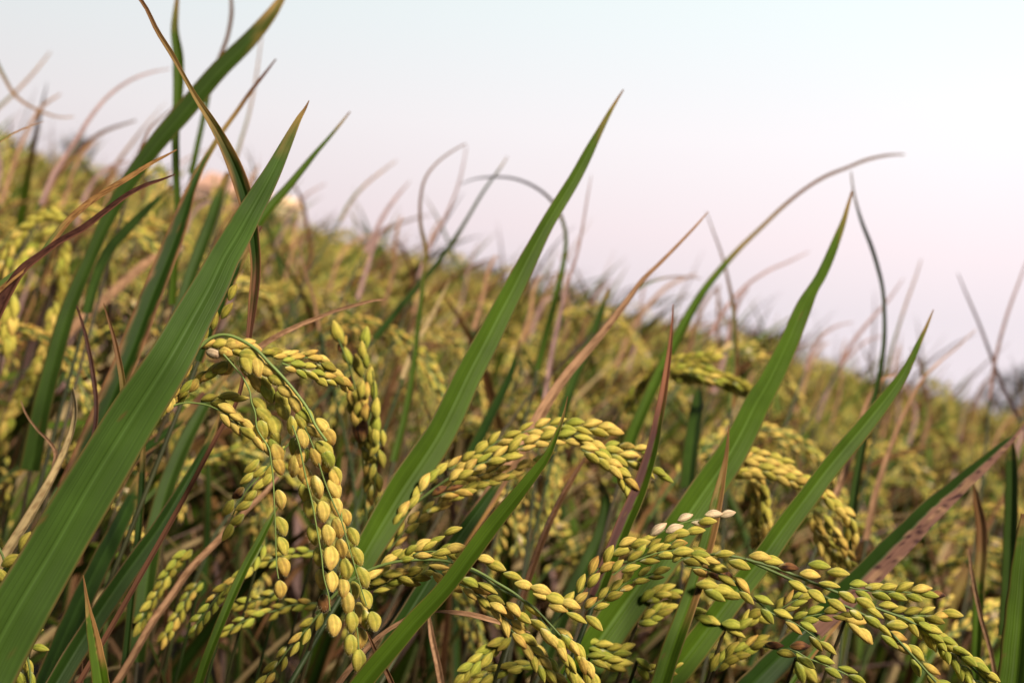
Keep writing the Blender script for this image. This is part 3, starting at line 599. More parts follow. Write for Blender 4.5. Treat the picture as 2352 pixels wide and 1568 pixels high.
# ---- arching leaf
M_ = Plant('rice plant with a long arching leaf fading to tan, its tip against pale sky')
hero_leaf(M_, 'tipped', 0.95, 0.70, [(2078,355,3.1),(2040,357,5.5),(1990,368,7.0),(1945,386,7.0),(1900,404,7.8),(1850,434,7.8),(1800,474,8.6),(1750,522,9.4),(1700,570,11.7),(1655,620,14.8),(1615,672,17.9),(1580,730,21.8),(1550,790,24.2),(1522,846,26.5),(1492,910,28.1),(1462,980,29.6),(1440,1040,31.2),(1420,1110,32.8)], tilt=20, fold=0.4, n=70)
N_ = Plant('rice plant with a narrow dark green upright bowed leaf, pale at its tip')
hero_leaf(N_, 'blue', 0.85, 0.72, [(1955,395,3.1),(1960,435,4.3),(1968,470,5.6),(1982,515,8.1),(2000,560,9.3),(2016,610,9.3),(2028,662,8.7),(2032,720,8.7),(2032,780,9.9),(2024,845,11.2),(2012,905,13.6),(1998,960,16.1),(1982,1030,18.6),(1968,1110,21.1),(1955,1200,22.3),(1945,1300,22.3)], tilt=25, fold=0.4, n=64)
Q_ = Plant('rice plant with one long thin reddish brown dried leaf leaning right in the middle')
hero_leaf(Q_, 'tan', 0.60, 0.555, [(1627,486,2),(1605,512,5),(1560,560,7),(1515,606,9),(1475,645,11),(1435,700,14),(1390,758,17),(1345,812,19),(1300,865,22),(1262,920,24),(1225,985,28),(1185,1050,32),(1140,1120,32),(1080,1200,30)], tilt=20, fold=0.5, n=64)
O_ = Plant('rice plant with a soft yellow drooping grain head beside the slanting green leaf')
P6 = Panicle(O_, hues={'ripe': 4, 'fresh': 4, 'rusty': 1.2}, label='yellow drooping head out of focus')
P6.line(n4((500,1050),(640,870),(780,850),(920,890),(1060,960),(1190,1020),(1290,1110),(1380,1200)), .63, .61, .0006, .0004)
P6.strand(n4((640,870),(760,845),(900,880),(1050,950),(1190,1010),(1300,1120),(1400,1200),(1440,1340)), .60, .60, 22, 1.15)
P6.strand(n4((690,800),(800,810),(900,830),(1040,890)), .61, .61, 9, 1.1)
P6.strand(n4((640,930),(760,930),(900,940)), .61, .61, 7, 1.1)
P6.strand(n4((850,900),(1000,960),(1130,1010),(1210,1060)), .595, .595, 9, 1.15)
P6.strand(n4((1180,1180),(1200,1270),(1240,1370),(1300,1500)), .605, .605, 8, 1.15, hues={'ripe': 3, 'rusty': 2})
P6.strand(n4((1250,1200),(1320,1310),(1370,1400),(1420,1500),(1440,1570)), .60, .60, 9, 1.1)
P6.strand(n4((1280,1370),(1330,1440),(1360,1520)), .605, .605, 4, 1.15)
P6.strand(n4((820,950),(870,1050),(880,1200),(890,1430)), .625, .625, 12, 1.1, spread=10)
P6.strand(n4((780,960),(810,1100),(820,1250),(830,1420)), .63, .63, 12, 1.1, spread=10, hues={'rusty': 1, 'ripe': 2, 'olive': 1})
P6.done()
P_ = Plant('rice plant with a dark olive grain head behind the narrow half-red leaf')
P7 = Panicle(P_, hues={'olive': 4, 'green': 1.5, 'fresh': 1}, label='olive drooping head in soft focus')
P7.line(n4((-120,720),(0,520),(120,380),(260,300),(450,310),(600,340)), .78, .76, .0007, .0005)
P7.strand(n4((120,360),(220,270),(330,225),(450,205),(590,200)), .765, .765, 15, 1.15)
P7.strand(n4((260,290),(400,270),(520,290),(650,340),(740,380),(810,390)), .755, .755, 17, 1.2)
P7.strand(n4((280,330),(400,340),(540,350),(680,400),(780,440)), .76, .76, 15, 1.15)
P7.strand(n4((0,500),(60,430),(150,350),(250,280)), .77, .77, 10, 1.15)
P7.strand(n4((20,560),(100,440),(200,370)), .775, .775, 8, 1.1)
P7.strand(n4((420,300),(520,330),(620,350)), .752, .752, 6, 1.1, hues=GREENISH)
P7.done()
# ---- lower left corner pieces
R1 = Plant('rice plant with a small sharp brown-edged leaf tip at the bottom, below the broadest leaf')
hero_leaf(R1, 'tansplit', 0.405, 0.40, [(191,1320,2),(195,1345,5),(201,1385,10),(208,1425,20),(216,1465,28),(224,1510,34),(232,1560,38),(240,1620,42)], tilt=10, fold=0.3, n=40, m=13)
R2 = Plant('rice plant with a curled pale dry leaf, left of the broadest leaf')
hero_leaf(R2, 'straw', 0.50, 0.47, [(168,890,2),(174,915,7),(176,945,10),(170,985,12),(155,1030,14),(130,1085,17),(100,1140,20),(70,1190,22),(38,1240,22),(0,1300,24),(-50,1390,24)], tilt=25, fold=0.6, n=56, twist=40)
hero_leaf(R2, 'tan', 0.52, 0.49, [(48,920,2),(60,950,4),(85,985,5),(110,1010,7),(128,1040,9),(120,1090,9)], tilt=20, fold=.5, stem=False)
R3 = Plant('rice plant with pale green grains at the far left edge, partly behind the broadest leaf')
P9 = Panicle(R3, hues={'fresh': 3, 'green': 2}, label='pale green grains')
P9.line([(-60,1180),(-20,1230),(10,1290),(0,1360),(-20,1440)], .46, .46, .0005, .0003)
P9.line([(-20,1440),(-26,1415),(20,1440),(60,1500),(70,1560),(60,1620)], .455, .45, .0005, .0003)
for x,y,a,sz in ((58,1243,150,1.15),(28,1287,115,1.2),(5,1325,40,1.1),(92,1488,80,.95),(62,1530,20,1.05),(45,1560,25,1.1),(72,1560,10,1.0),(30,1590,5,1.1),(85,1448,100,.6)):
    P9.grain(x, y, a, .455, sz)
P9.done()
R4 = Plant('rice plant with a dark orange-edged leaf between the broadest leaf and the hanging golden head')
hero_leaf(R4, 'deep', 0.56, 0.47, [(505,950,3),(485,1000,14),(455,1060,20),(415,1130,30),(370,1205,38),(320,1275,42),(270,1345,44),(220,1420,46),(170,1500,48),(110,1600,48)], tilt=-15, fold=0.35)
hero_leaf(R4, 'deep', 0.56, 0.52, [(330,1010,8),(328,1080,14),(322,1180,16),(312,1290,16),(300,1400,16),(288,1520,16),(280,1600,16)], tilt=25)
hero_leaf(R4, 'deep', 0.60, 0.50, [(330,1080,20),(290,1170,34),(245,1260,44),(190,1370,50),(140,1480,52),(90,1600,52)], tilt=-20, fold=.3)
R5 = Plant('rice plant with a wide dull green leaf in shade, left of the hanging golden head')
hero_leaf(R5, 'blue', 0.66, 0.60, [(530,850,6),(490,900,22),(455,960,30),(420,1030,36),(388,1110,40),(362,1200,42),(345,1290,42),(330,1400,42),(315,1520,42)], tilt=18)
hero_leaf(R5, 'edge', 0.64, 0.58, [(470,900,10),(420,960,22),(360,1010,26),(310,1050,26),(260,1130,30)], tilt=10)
R6 = Plant('rice plant with a straight reddish tan dry stalk, lower left of the hanging golden head')
hero_leaf(R6, 'tan', 0.55, 0.52, [(640,1095,6),(615,1126,10),(560,1180,13),(500,1245,15),(440,1306,16),(395,1370,17),(355,1425,17),(300,1520,17),(250,1600,17)], tilt=30, fold=.6)
hero_leaf(R6, 'green', 0.50, 0.47, [(650,1140,4),(628,1180,12),(600,1235,18),(565,1300,20),(535,1365,22),(508,1430,22),(480,1500,22),(450,1590,22)], tilt=20)
R7 = Plant('rice plant with thin brown dry leaves crossing under the hanging golden head at the bottom')
hero_leaf(R7, 'brown', 0.425, 0.42, [(842,1448,3),(856,1478,8),(872,1510,10),(888,1540,12),(905,1580,13),(915,1620,13)], tilt=20, fold=.6, n=36)
hero_leaf(R7, 'tan', 0.445, 0.435, [(1218,1452,2),(1180,1440,7),(1130,1424,11),(1080,1411,12),(1030,1405,9),(1000,1404,5),(960,1410,9),(915,1432,10),(870,1462,10),(825,1510,12),(770,1580,14)], tilt=15, fold=.5, n=50)
hero_leaf(R7, 'tan', 0.50, 0.49, [(985,1410,6),(992,1460,13),(1005,1520,15),(1020,1600,15)], tilt=20, fold=.4, n=30)
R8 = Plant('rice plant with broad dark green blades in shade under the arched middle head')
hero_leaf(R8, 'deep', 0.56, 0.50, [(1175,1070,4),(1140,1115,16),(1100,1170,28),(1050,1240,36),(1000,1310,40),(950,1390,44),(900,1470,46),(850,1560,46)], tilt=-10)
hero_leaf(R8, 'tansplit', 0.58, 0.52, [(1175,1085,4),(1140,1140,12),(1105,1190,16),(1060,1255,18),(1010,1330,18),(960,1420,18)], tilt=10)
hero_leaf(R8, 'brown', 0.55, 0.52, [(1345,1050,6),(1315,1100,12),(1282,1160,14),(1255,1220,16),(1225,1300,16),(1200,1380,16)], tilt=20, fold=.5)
R9 = Plant('rice plant with a wide green leaf below the right arching head, reaching the bottom edge')
hero_leaf(R9, 'deep', 0.55, 0.50, [(1955,1340,8),(1910,1390,34),(1860,1440,48),(1800,1500,60),(1730,1570,66),(1680,1620,66)], tilt=-20, fold=.3)
hero_leaf(R9, 'tansplit', 0.52, 0.50, [(1935,1420,4),(1900,1460,10),(1860,1510,12),(1810,1580,12)], tilt=10, n=30)
S1 = Plant('rice plant with tall vertical green leaves at the right edge, lower right corner')
hero_leaf(S1, 'green', 0.50, 0.46, [(2362,1180,30),(2356,1280,52),(2350,1380,66),(2342,1480,72),(2332,1580,74),(2322,1660,74)], tilt=18)
hero_leaf(S1, 'blue', 0.66, 0.62, [(2322,1000,10),(2325,1060,26),(2325,1140,30),(2322,1240,32),(2318,1340,32),(2310,1460,32)], tilt=20)
hero_leaf(S1, 'tipped', 0.64, 0.60, [(2236,1108,3),(2244,1150,16),(2254,1200,24),(2256,1260,26),(2250,1340,26),(2246,1440,24),(2240,1580,24)], tilt=15)
hero_leaf(S1, 'tan', 0.58, 0.55, [(2225,1260,4),(2236,1330,9),(2255,1420,10),(2275,1490,10),(2292,1580,10)], tilt=20, fold=.5)
S2 = Plant('rice plant with a mid green upright leaf between the centre leaf and the arching leaf')
hero_leaf(S2, 'blue', 0.72, 0.66, [(1372,1090,6),(1392,1150,24),(1380,1230,34),(1352,1290,38),(1322,1350,40),(1285,1430,42),(1250,1520,42)], tilt=20)
hero_leaf(S2, 'blue', 0.80, 0.72, [(1604,870,10),(1604,920,26),(1596,980,34),(1588,1040,36),(1580,1120,36)], tilt=20)
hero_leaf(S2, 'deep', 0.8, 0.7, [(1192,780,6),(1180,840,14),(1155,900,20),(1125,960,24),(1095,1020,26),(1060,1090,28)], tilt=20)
hero_leaf(S2, 'blue', 0.9, 0.8, [(1400,660,6),(1380,720,16),(1355,790,20),(1325,860,22),(1300,930,24),(1280,1010,24)], tilt=20)
S3 = Plant('rice plant with a slim dark brown leaf and small spear left of the broadest leaf')
hero_leaf(S3, 'tipped', 0.47, 0.46, [(238,696,2),(250,735,6),(262,775,9),(272,820,12),(281,868,14),(284,930,15),(268,1010,15),(230,1100,14)], tilt=15, fold=.5, n=36)
hero_leaf(S3, 'red', 0.52, 0.50, [(176,702,3),(192,750,7),(206,810,10),(216,870,11),(222,930,10),(216,1000,10),(190,1090,10)], tilt=20, fold=.5, n=36)
S4 = Plant('rice plant with a dry pinkish tan leaf lying slanted behind the left brown-edged leaf')
hero_leaf(S4, 'tan', 1.0, 0.95, [(362,585,10),(330,610,20),(285,650,22),(240,690,22),(195,728,22),(140,780,22)], tilt=20, fold=.4)
S5 = Plant('rice plant with blurred hanging pale grain heads at the left edge')
P8 = Heads(S5, hues={'fresh': 4, 'ripe': 2, 'green': 1}, scale=1.35, label='soft pale heads of grain')
P8.strand([(150,500),(110,492),(60,520),(20,580),(0,640)], .84, .84, 16, 1.1)
P8.strand([(120,520),(80,560),(50,600),(30,660)], .86, .84, 13, 1.1)
P8.strand([(125,700),(112,770),(90,830),(60,880),(30,940),(5,1000)], .84, .82, 20, 1.15, spread=14)
P8.strand([(30,690),(20,740),(15,800)], .70, .70, 5, 1.4)
P8.strand([(90,840),(60,900),(30,960),(0,1040)], .86, .84, 14, 1.1, spread=14)
P8.strand([(80,840),(110,820),(150,806),(190,820)], .88, .88, 8, 1.1)
P8.strand([(150,560),(145,620),(142,690),(140,760)], .95, .95, 15, 1.2, hues=OLIVE)
P8.done()
S6 = Plant('rice plant with small shaded grain heads hanging low, left of the hanging golden head')
P10 = Heads(S6, hues={'fresh': 1.5, 'green': 3, 'olive': 4, 'rusty': 1}, scale=.84, label='shaded hanging grain strings')
P10.strand(c7((1280,670),(1180,750),(1100,880),(1030,1010),(960,1130),(920,1210)), .56, .55, 14, 1.05, spread=12)
P10.strand(c7((1560,900),(1480,960),(1420,1040),(1360,1120),(1290,1210)), .50, .50, 9, .95, spread=14)
P10.strand(c7((1760,640),(1720,720),(1650,820),(1550,900),(1500,960)), .52, .51, 9, 1.0)
P10.strand(c7((2150,1090),(2080,1180),(2000,1270),(1930,1350),(1850,1460),(1740,1560)), .46, .455, 9, 1.0, spread=16, hues={'rusty': 2, 'olive': 2, 'fresh': 1})
P10.strand(c7((2110,680),(1980,690),(1860,730),(1760,770)), .55, .54, 8, 1.0)
P10.strand(c7((2130,1030),(1980,1040),(1850,1080),(1680,1130),(1500,1240)), .53, .52, 13, .95)
P10.strand(c7((1880,950),(1760,1000),(1640,1030),(1560,1050)), .54, .54, 7, .95)
P10.strand(c7((1350,880),(1280,960),(1210,1080),(1130,1220),(1100,1300)), .57, .56, 11, 1.0, spread=12)
P10.done()
S7 = Plant('rice plant with low shaded grain strings in the bottom middle between two arching heads')
P11 = Heads(S7, hues={'fresh': 4, 'green': 3, 'olive': 2}, label='low grain strings')
P11.strand(c8((1230,1260),(1130,1330),(1050,1400),(960,1470),(900,1540)), .47, .465, 9, .95, spread=12)
P11.strand(c8((1420,1450),(1250,1460),(1120,1500),(1000,1560)), .48, .475, 8, .95)
P11.strand(n1((180,1240),(300,1260),(420,1300),(560,1260)), .49, .49, 6, 1.0)
P11.strand(n1((230,1350),(340,1370),(440,1400),(520,1400)), .48, .48, 6, 1.0)
P11.strand(n1((640,1380),(720,1450),(850,1450),(960,1420)), .475, .475, 6, 1.0)
P11.strand(n1((700,860),(820,800),(900,790),(980,790)), .50, .50, 6, 1.0)
P11.strand(n1((640,1040),(740,1010),(850,940),(920,920)), .50, .50, 7, .95)
P11.strand(n1((1170,750),(1280,770),(1380,810),(1460,820)), .47, .47, 4, 1.25)
P11.strand(n1((1080,980),(1180,990),(1280,1030)), .48, .48, 3, 1.1)
P11.strand(n1((1400,1080),(1530,1100),(1640,1000),(1700,1020)), .48, .48, 7, 1.1)
P11.strand(n1((1300,1460),(1420,1350),(1560,1280),(1700,1200)), .47, .47, 10, 1.0, hues=OLIVE)
P11.strand(c9((820,1400),(870,1480),(930,1560)), .48, .48, 4, 1.15)
P11.strand(c9((1150,1140),(1230,1200),(1290,1260)), .47, .47, 3, 1.2, hues={'ripe': 1})
P11.done()

# ---- long thin leaf tips standing against the sky, each with a plant of its own
SKYL = [
 ('tipped', 0.95, .80, [(1070,330,8),(1035,350,10),(1000,378,11),(976,412,12),(966,460,13),(967,520,15),(978,568,17),(974,640,18),(962,740,19),(950,850,22),(930,960,26),(905,1060,28)], 'rice plant with a hooked leaf bent like a shepherd crook against the sky'),
 ('mauve', 1.25, 1.1, [(1072,335,6),(1062,390,9),(1048,440,10),(1022,500,10),(990,560,11),(960,640,12)], 'rice plant with a faint grey leaf meeting the tip of the hooked leaf'),
 ('deep', 1.0, .85, [(1166,360,6),(1145,392,12),(1112,438,14),(1075,500,15),(1040,556,18),(1000,612,22),(950,670,25),(905,725,27),(860,780,28)], 'rice plant with a straight grey-green leaf leaning right, in front of a looped leaf'),
 ('tipped', 1.0, .85, [(1058,424,5),(1085,412,8),(1120,407,10),(1170,408,11),(1215,422,12),(1255,448,13),(1284,486,14),(1300,540,15),(1294,610,18),(1278,680,22),(1258,760,24),(1235,850,26)], 'rice plant with a looped leaf bending over to the left beside the tall centre leaf'),
 ('mauve', .95, .80, [(1358,404,5),(1350,450,9),(1340,510,10),(1328,574,12),(1308,640,14),(1290,710,17),(1275,780,18),(1262,850,18),(1252,920,18)], 'rice plant with a thin purplish upright leaf right of the tall centre leaf'),
 ('mauve', 1.2, 1.0, [(392,158,6),(350,166,11),(310,180,13),(270,204,14),(235,236,14),(205,275,15),(178,318,16),(150,360,17),(125,400,18),(95,470,18)], 'rice plant with a grey leaf arching over to the right at the left'),
 ('orange', 1.05, 1.0, [(170,268,6),(140,270,9),(108,262,11),(70,245,12),(35,220,13),(10,180,13),(-20,120,14),(-60,40,14)], 'rice plant with an orange-brown leaf drooping in from the left edge'),
 ('orange', 1.5, 1.3, [(116,120,8),(80,165,12),(40,208,12),(0,245,12),(-50,290,12)], 'rice plant with a faint pinkish straight leaf at the upper left corner'),
 ('orange', 0.56, .52, [(102,279,3),(75,288,6),(40,302,7),(5,322,8),(-50,360,9)], 'rice plant with a thin tan leaf tip poking in at the left edge'),
 ('orange', 1.3, 1.1, [(602,75,7),(594,140,9),(584,205,10),(570,270,10),(555,320,11),(535,390,12)], 'rice plant with a faint pink upright leaf behind the pointed leaf'),
 ('mauve', 1.4, 1.2, [(942,416,6),(915,448,14),(885,490,17),(862,535,17),(840,580,18)], 'rice plant with a wide pale grey leaf tip above the middle horizon'),
 ('orange', 1.5, 1.3, [(912,368,6),(880,392,10),(842,422,11),(808,460,12),(780,510,12)], 'rice plant with a faint pink leaf leaning right above the left horizon'),
 ('mauve', 1.3, 1.1, [(1858,578,6),(1815,600,11),(1765,622,12),(1715,656,13),(1670,705,14),(1630,770,15)], 'rice plant with a grey arching leaf under the long arching leaf'),
 ('orange', 1.05, .85, [(1622,486,5),(1638,530,9),(1658,585,11),(1672,640,13),(1684,700,16),(1690,770,18),(1688,850,20),(1680,940,22)], 'rice plant with an upright leaf leaning left, tan above and green below'),
 ('tipped', 1.0, .9, [(1612,640,5),(1570,636,9),(1530,638,9),(1490,650,9),(1455,672,10),(1420,710,12)], 'rice plant with a flat grey-green leaf lying level across the horizon'),
 ('orange', 1.25, 1.1, [(2116,596,6),(2102,640,9),(2084,690,10),(2066,745,10),(2050,800,11),(2035,870,12)], 'rice plant with a faint tan leaf beside the narrow bowed leaf'),
 ('mauve', 1.15, 1.0, [(2200,628,6),(2222,680,11),(2250,745,12),(2278,820,13),(2305,890,14),(2340,960,14)], 'rice plant with a pale purple leaf leaning left at the right'),
 ('mauve', 1.15, 1.0, [(2362,590,8),(2340,650,12),(2318,710,13),(2300,770,13),(2284,840,13),(2274,920,13)], 'rice plant with a pale purple leaf leaning right at the right edge'),
 ('tan', .95, .80, [(2242,756,5),(2200,796,9),(2160,830,11),(2122,868,13),(2092,920,15),(2062,985,17),(2035,1060,20),(2010,1140,22),(1990,1240,22)], 'rice plant with a long tan dry leaf leaning right, right of the narrow bowed leaf'),
 ('brown', .85, .80, [(398,246,5),(370,270,9),(342,300,11),(325,340,12),(310,385,12),(295,440,12)], 'rice plant with a reddish bent leaf hugging the diagonal leaf at the top'),
 ('mauve', 1.3, 1.15, [(2075,640,6),(2040,690,12),(2000,735,13),(1960,785,14),(1930,840,14)], 'rice plant with a grey straight leaf crossing behind the narrow bowed leaf'),
 ('tan', .80, .74, [(2060,860,4),(2030,870,16),(1995,920,20),(1975,980,22),(1950,1060,24),(1920,1140,24)], 'rice plant with a wide hooked tan dry leaf right of the slanting blades'),
 ('mauve', 1.3, 1.1, [(1960,740,6),(1925,748,10),(1892,768,12),(1868,800,13),(1850,850,14)], 'rice plant with a small grey arched leaf over the right horizon'),
 ('straw', .9, .82, [(1035,640,4),(1010,690,16),(985,740,18),(950,800,18),(925,870,18)], 'rice plant with a straw coloured leaf left of the tall centre leaf'),
 ('tan', .95, .85, [(700,500,4),(690,560,9),(700,620,11),(720,680,12),(735,760,13)], 'rice plant with a thin tan stalk above the left of the hanging head'),
]
for kd, dt, db, pts, lab in SKYL:
    pts = [(x, y, w * (0.36 + 0.40 * k / len(pts))) for k, (x, y, w) in enumerate(pts)]
    hero_leaf(Plant(lab), kd, dt, db, pts, tilt=20, fold=.4, n=44, m=7)

WR = np.random.default_rng(21)
for k in range(46):
    x = -40 + 2440 * (k + WR.random()) / 46; y = 375 + .264 * x; up = WR.uniform(30, 170); dx = WR.normal(70, 60); dep = WR.uniform(1.1, 1.8)
    w = WR.uniform(5, 9.5) / dep * 1.4; bend = WR.uniform(.1, .6)
    P_ = [(x + dx, y - up, w * .35), (x + dx * (.55 + .2 * bend), y - up * (.72 + .2 * bend), w * .8), (x + dx * .28, y - up * .35, w), (x + dx * .05, y + 15, w * 1.1), (x - 20, y + 90, w * 1.2)]
    hero_leaf(Plant('rice plant with a faint thin tan leaf tip, a blurred wisp against the pale sky', 'faint thin leaf tips along the skyline'), ('mauve', 'tan', 'brown', 'tan')[k % 4], dep * 1.04, dep, P_, tilt=WR.uniform(-30, 30), fold=.4, n=30, m=5)

# ------------------------------------------------------------------ the field behind: hills of rice
PR = np.random.default_rng(5)
def low_grain(hue, rng):
    v, f, c = grain_geo(hue, rng, 7, 6, 0, 0.74); return v, f, np.clip(c * 1.18, 0, .9)
LOWG = {h: [low_grain(h, PR) for _ in range(2)] for h in HUSK}

def proto_panicle(seed, hues):
    rng = np.random.default_rng(seed); b = Bag()
    L = rng.uniform(.17, .21); n = 26; s = np.linspace(0, 1, n)
    th = R(rng.uniform(8, 20)) + R(rng.uniform(105, 145)) * sstep(0.05, 1.0, s)
    d = np.stack([np.sin(th), np.full(n, 0.0), np.cos(th)], 1); C = np.concatenate([[np.zeros(3)], np.cumsum(d[:-1] * L / (n-1), axis=0)])
    b.add(*tube(C, np.linspace(.0009, .0004, n), RACHIS * 1.1, 5))
    nb = rng.integers(8, 11)
    for k in range(nb):
        i0 = int((0.22 + 0.68 * k / nb) * (n-1)); p = C[i0].copy(); dr = d[i0].copy()
        az = rng.uniform(-1, 1); dr = nrm(dr + np.array((0, az * .45, 0)))
        ln = rng.uniform(.055, .085); ns = 12; pts = [p.copy()]
        for _ in range(ns - 1):
            dr = nrm(dr + np.array((.01, -az * .03, -.085))); p = p + dr * ln / (ns-1); pts.append(p.copy())
        pts = np.array(pts); b.add(*tube(pts, .00035, RACHIS * 1.1, 4))
        ng = int(ln / .0056); T = nrm(np.gradient(pts, axis=0))
        for g in range(ng):
            u = (g + .4) / ng * (ns-1); j = int(u); c = pts[j]; t = T[j]
            q = nrm(np.cross(t, rng.normal(0, 1, 3))); a = R(rng.normal(20, 6)); ax = t * math.cos(a) + q * math.sin(a)
            x, y, z = frame(ax, q + rng.normal(0, .3, 3)); sz = rng.uniform(.98, 1.18)
            gv, gf, gc = LOWG[pick(rng, hues)][rng.integers(2)]
            b.add((gv @ np.stack([x, y, z])) * sz + c + q * .0014, gf, gc, 1)
    return b
def proto_leaf(seed, kind):
    rng = np.random.default_rng(seed); n = 22; s = np.linspace(0, 1, n)
    L = rng.uniform(.26, .40); w = rng.uniform(.0035, .0062) * (0.75 if kind in ('tan', 'brown', 'mauve', 'straw', 'orange') else 1)
    th = R(rng.uniform(4, 16)) + R(rng.choice([rng.uniform(5, 30), rng.uniform(30, 80), rng.uniform(80, 140)], p=[.5, .32, .18])) * s ** rng.uniform(1.2, 2.2)
    d = np.stack([np.sin(th), .08 * np.sin(s * 3 + rng.uniform(0, 6)), np.cos(th)], 1)
    C = np.concatenate([[np.zeros(3)], np.cumsum(d[:-1] * L / (n-1), axis=0)])
    T = nrm(np.gradient(C, axis=0)); tw = R(rng.normal(0, 25)) + R(rng.normal(0, 60)) * s
    S0 = nrm(np.cross(T, np.array((1.0, 0, .3)))); N0 = np.cross(S0, T); S = S0 * np.cos(tw)[:, None] + N0 * np.sin(tw)[:, None]
    hw = w * np.clip(np.minimum(.55 + s * 2.2, (1 - s) ** .75 * 1.5), .02, 1)
    return blade(C, S, nrm(np.cross(S, T)), hw, .4, kind, rng, 5)

PAN = [proto_panicle(100 + i, h) for i, h in enumerate(({'ripe': 4, 'fresh': 3, 'rusty': 1.5}, {'fresh': 4, 'green': 2, 'ripe': 2, 'olive': 1}, {'ripe': 5, 'rusty': 2, 'fresh': 2, 'pale': .8}, {'fresh': 3, 'ripe': 4, 'pale': .5}, {'olive': 2, 'fresh': 3, 'rusty': 2}))]
PAN_ME = [b.mesh('panicle', [M_STEM, M_GRAIN]) for b in PAN]
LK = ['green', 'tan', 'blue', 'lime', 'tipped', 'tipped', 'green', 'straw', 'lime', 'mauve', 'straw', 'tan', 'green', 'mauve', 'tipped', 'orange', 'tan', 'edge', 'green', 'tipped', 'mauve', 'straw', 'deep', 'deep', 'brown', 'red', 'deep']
LEAF = [proto_leaf(300 + i, k) for i, k in enumerate(LK)]
LEAF_ME = [mk_mesh('leaf', v, f, c, [M_LEAF], l) for v, f, c, l in LEAF]
LEAF_H = [float(v[:, 2].max()) for v, f, c, l in LEAF]
LEAF_BEND = [1 - float(v[len(v)//2 - 3, 2] / max(np.linalg.norm(np.diff(v[2:len(v)//2:5], axis=0), axis=1).sum(), 1e-6)) if True else 0 for v, f, c, l in LEAF]
_sk = np.linspace(0, 1, 10)
STEM_G = [tube(np.stack([0.03 * _sk ** 2 * k, 0 * _sk, .66 * _sk], 1), np.linspace(.0028, .0012, 10), np.outer(1 - _sk, (.08, .05, .022)) + np.outer(_sk, (.06, .085, .02)), 6) for k in (0.3, 1.0)]
STEM_ME = [mk_mesh('stem', v, f, c, [M_STEM]) for v, f, c in STEM_G]

def hill_recipe(seed, top=0.80, leaves=21, tillers=7, spread=1.0, tipmax=1.02, tall=.22, pool=None):
    """list of (kind, index, 4x4) in the plant's own coordinates"""
    rng = np.random.default_rng(seed); out_ = []; top0 = top
    for t in range(tillers):
        az = rng.uniform(0, 2*np.pi); lean = R(abs(rng.normal(7, 4))) * spread; r = rng.uniform(0, .035)
        base = Matrix.Translation((r*math.cos(az), r*math.sin(az), 0)) @ Matrix.Rotation(az, 4, 'Z') @ Matrix.Rotation(lean, 4, 'Y')
        top = top0 + rng.normal(0, .04); hs = (top - rng.uniform(.04, .10)) / .66
        k = int(rng.integers(2)); sm_ = base @ Matrix.Diagonal((1, 1, hs, 1)); out_.append(('stem', k, sm_))
        topp = sm_ @ Vector((.03 * (0.3, 1.0)[k], 0, .655))
        wind = rng.normal(0.15, .9)       # heads bow mostly to the right of the picture
        out_.append(('panicle', int(rng.integers(len(PAN))), Matrix.Translation(topp) @ Matrix.Rotation(wind, 4, 'Z') @ Matrix.Rotation(R(rng.uniform(0, 14)), 4, 'Y') @ Matrix.Scale(rng.uniform(.85, 1.08), 4)))
    for _ in range(leaves):
        az = rng.normal(0.0, 1.3) if rng.random() < .6 else rng.uniform(0, 2*np.pi); r = rng.uniform(.01, .06); z = rng.uniform(.38, .66) * top0 / .8
        i = int(rng.integers(22)) if pool is None else int(pool[rng.integers(len(pool))]); sc = rng.uniform(.8, 1.2)
        if LEAF_BEND[i] > .17: z = max(.2, min(z, .82 - LEAF_H[i] * sc - rng.uniform(0, .12)))
        elif rng.random() < tall: z = max(.2, tipmax - rng.uniform(0, .16) - LEAF_H[i] * sc)
        else: z = max(.2, min(z, min(tipmax, .86) - rng.uniform(0, .12) - LEAF_H[i] * sc))
        out_.append(('leaf', i, Matrix.Translation((r*math.cos(az), r*math.sin(az), z)) @ Matrix.Rotation(az, 4, 'Z') @ Matrix.Rotation(R(rng.uniform(2, 22)), 4, 'Y') @ Matrix.Scale(sc, 4)))
    return out_
LIB = {'stem': STEM_ME, 'panicle': PAN_ME, 'leaf': LEAF_ME}

def hill_parts(recipe, x, y, rz, label, group):
    r = bpy.data.objects.new('rice_plant', None); r.empty_display_size = .05; COL.objects.link(r)
    r.location = (x, y, 0); r.rotation_euler = (0, 0, rz); tag(r, label, group=group)
    for kd, i, M in recipe: link(kd, LIB[kd][i], r, M)
    return r
def hill_mesh(recipe):
    b = Bag()
    for kd, i, M in recipe:
        Mn = np.array(M); A_, t_ = Mn[:3, :3].T, Mn[:3, 3]
        if kd == 'stem': v, f, c = STEM_G[i]; b.add(v @ A_ + t_, f, c, 0)
        elif kd == 'leaf': v, f, c, l = LEAF[i]; b.add(v @ A_ + t_, f, c, 2, l)
        else:
            p = PAN[i]; v = np.concatenate(p.V); f = np.concatenate(p.F); c = np.concatenate(p.C); mi = np.concatenate(p.M)
            n0 = b.n; b.add(v @ A_ + t_, f, c, 0); b.M[-1] = mi
    return b.mesh('rice_plant', [M_STEM, M_GRAIN, M_LEAF])

FR = np.random.default_rng(77)
def rows(y0, y1, sp, margin=.28, jit=.05):
    y = y0; k = 0
    while y < y1:
        hw = .372 * y + margin; x = -hw + (k % 2) * sp / 2
        while x < hw:
            yield x + FR.normal(0, jit), y + FR.normal(0, jit); x += sp
        y += sp; k += 1

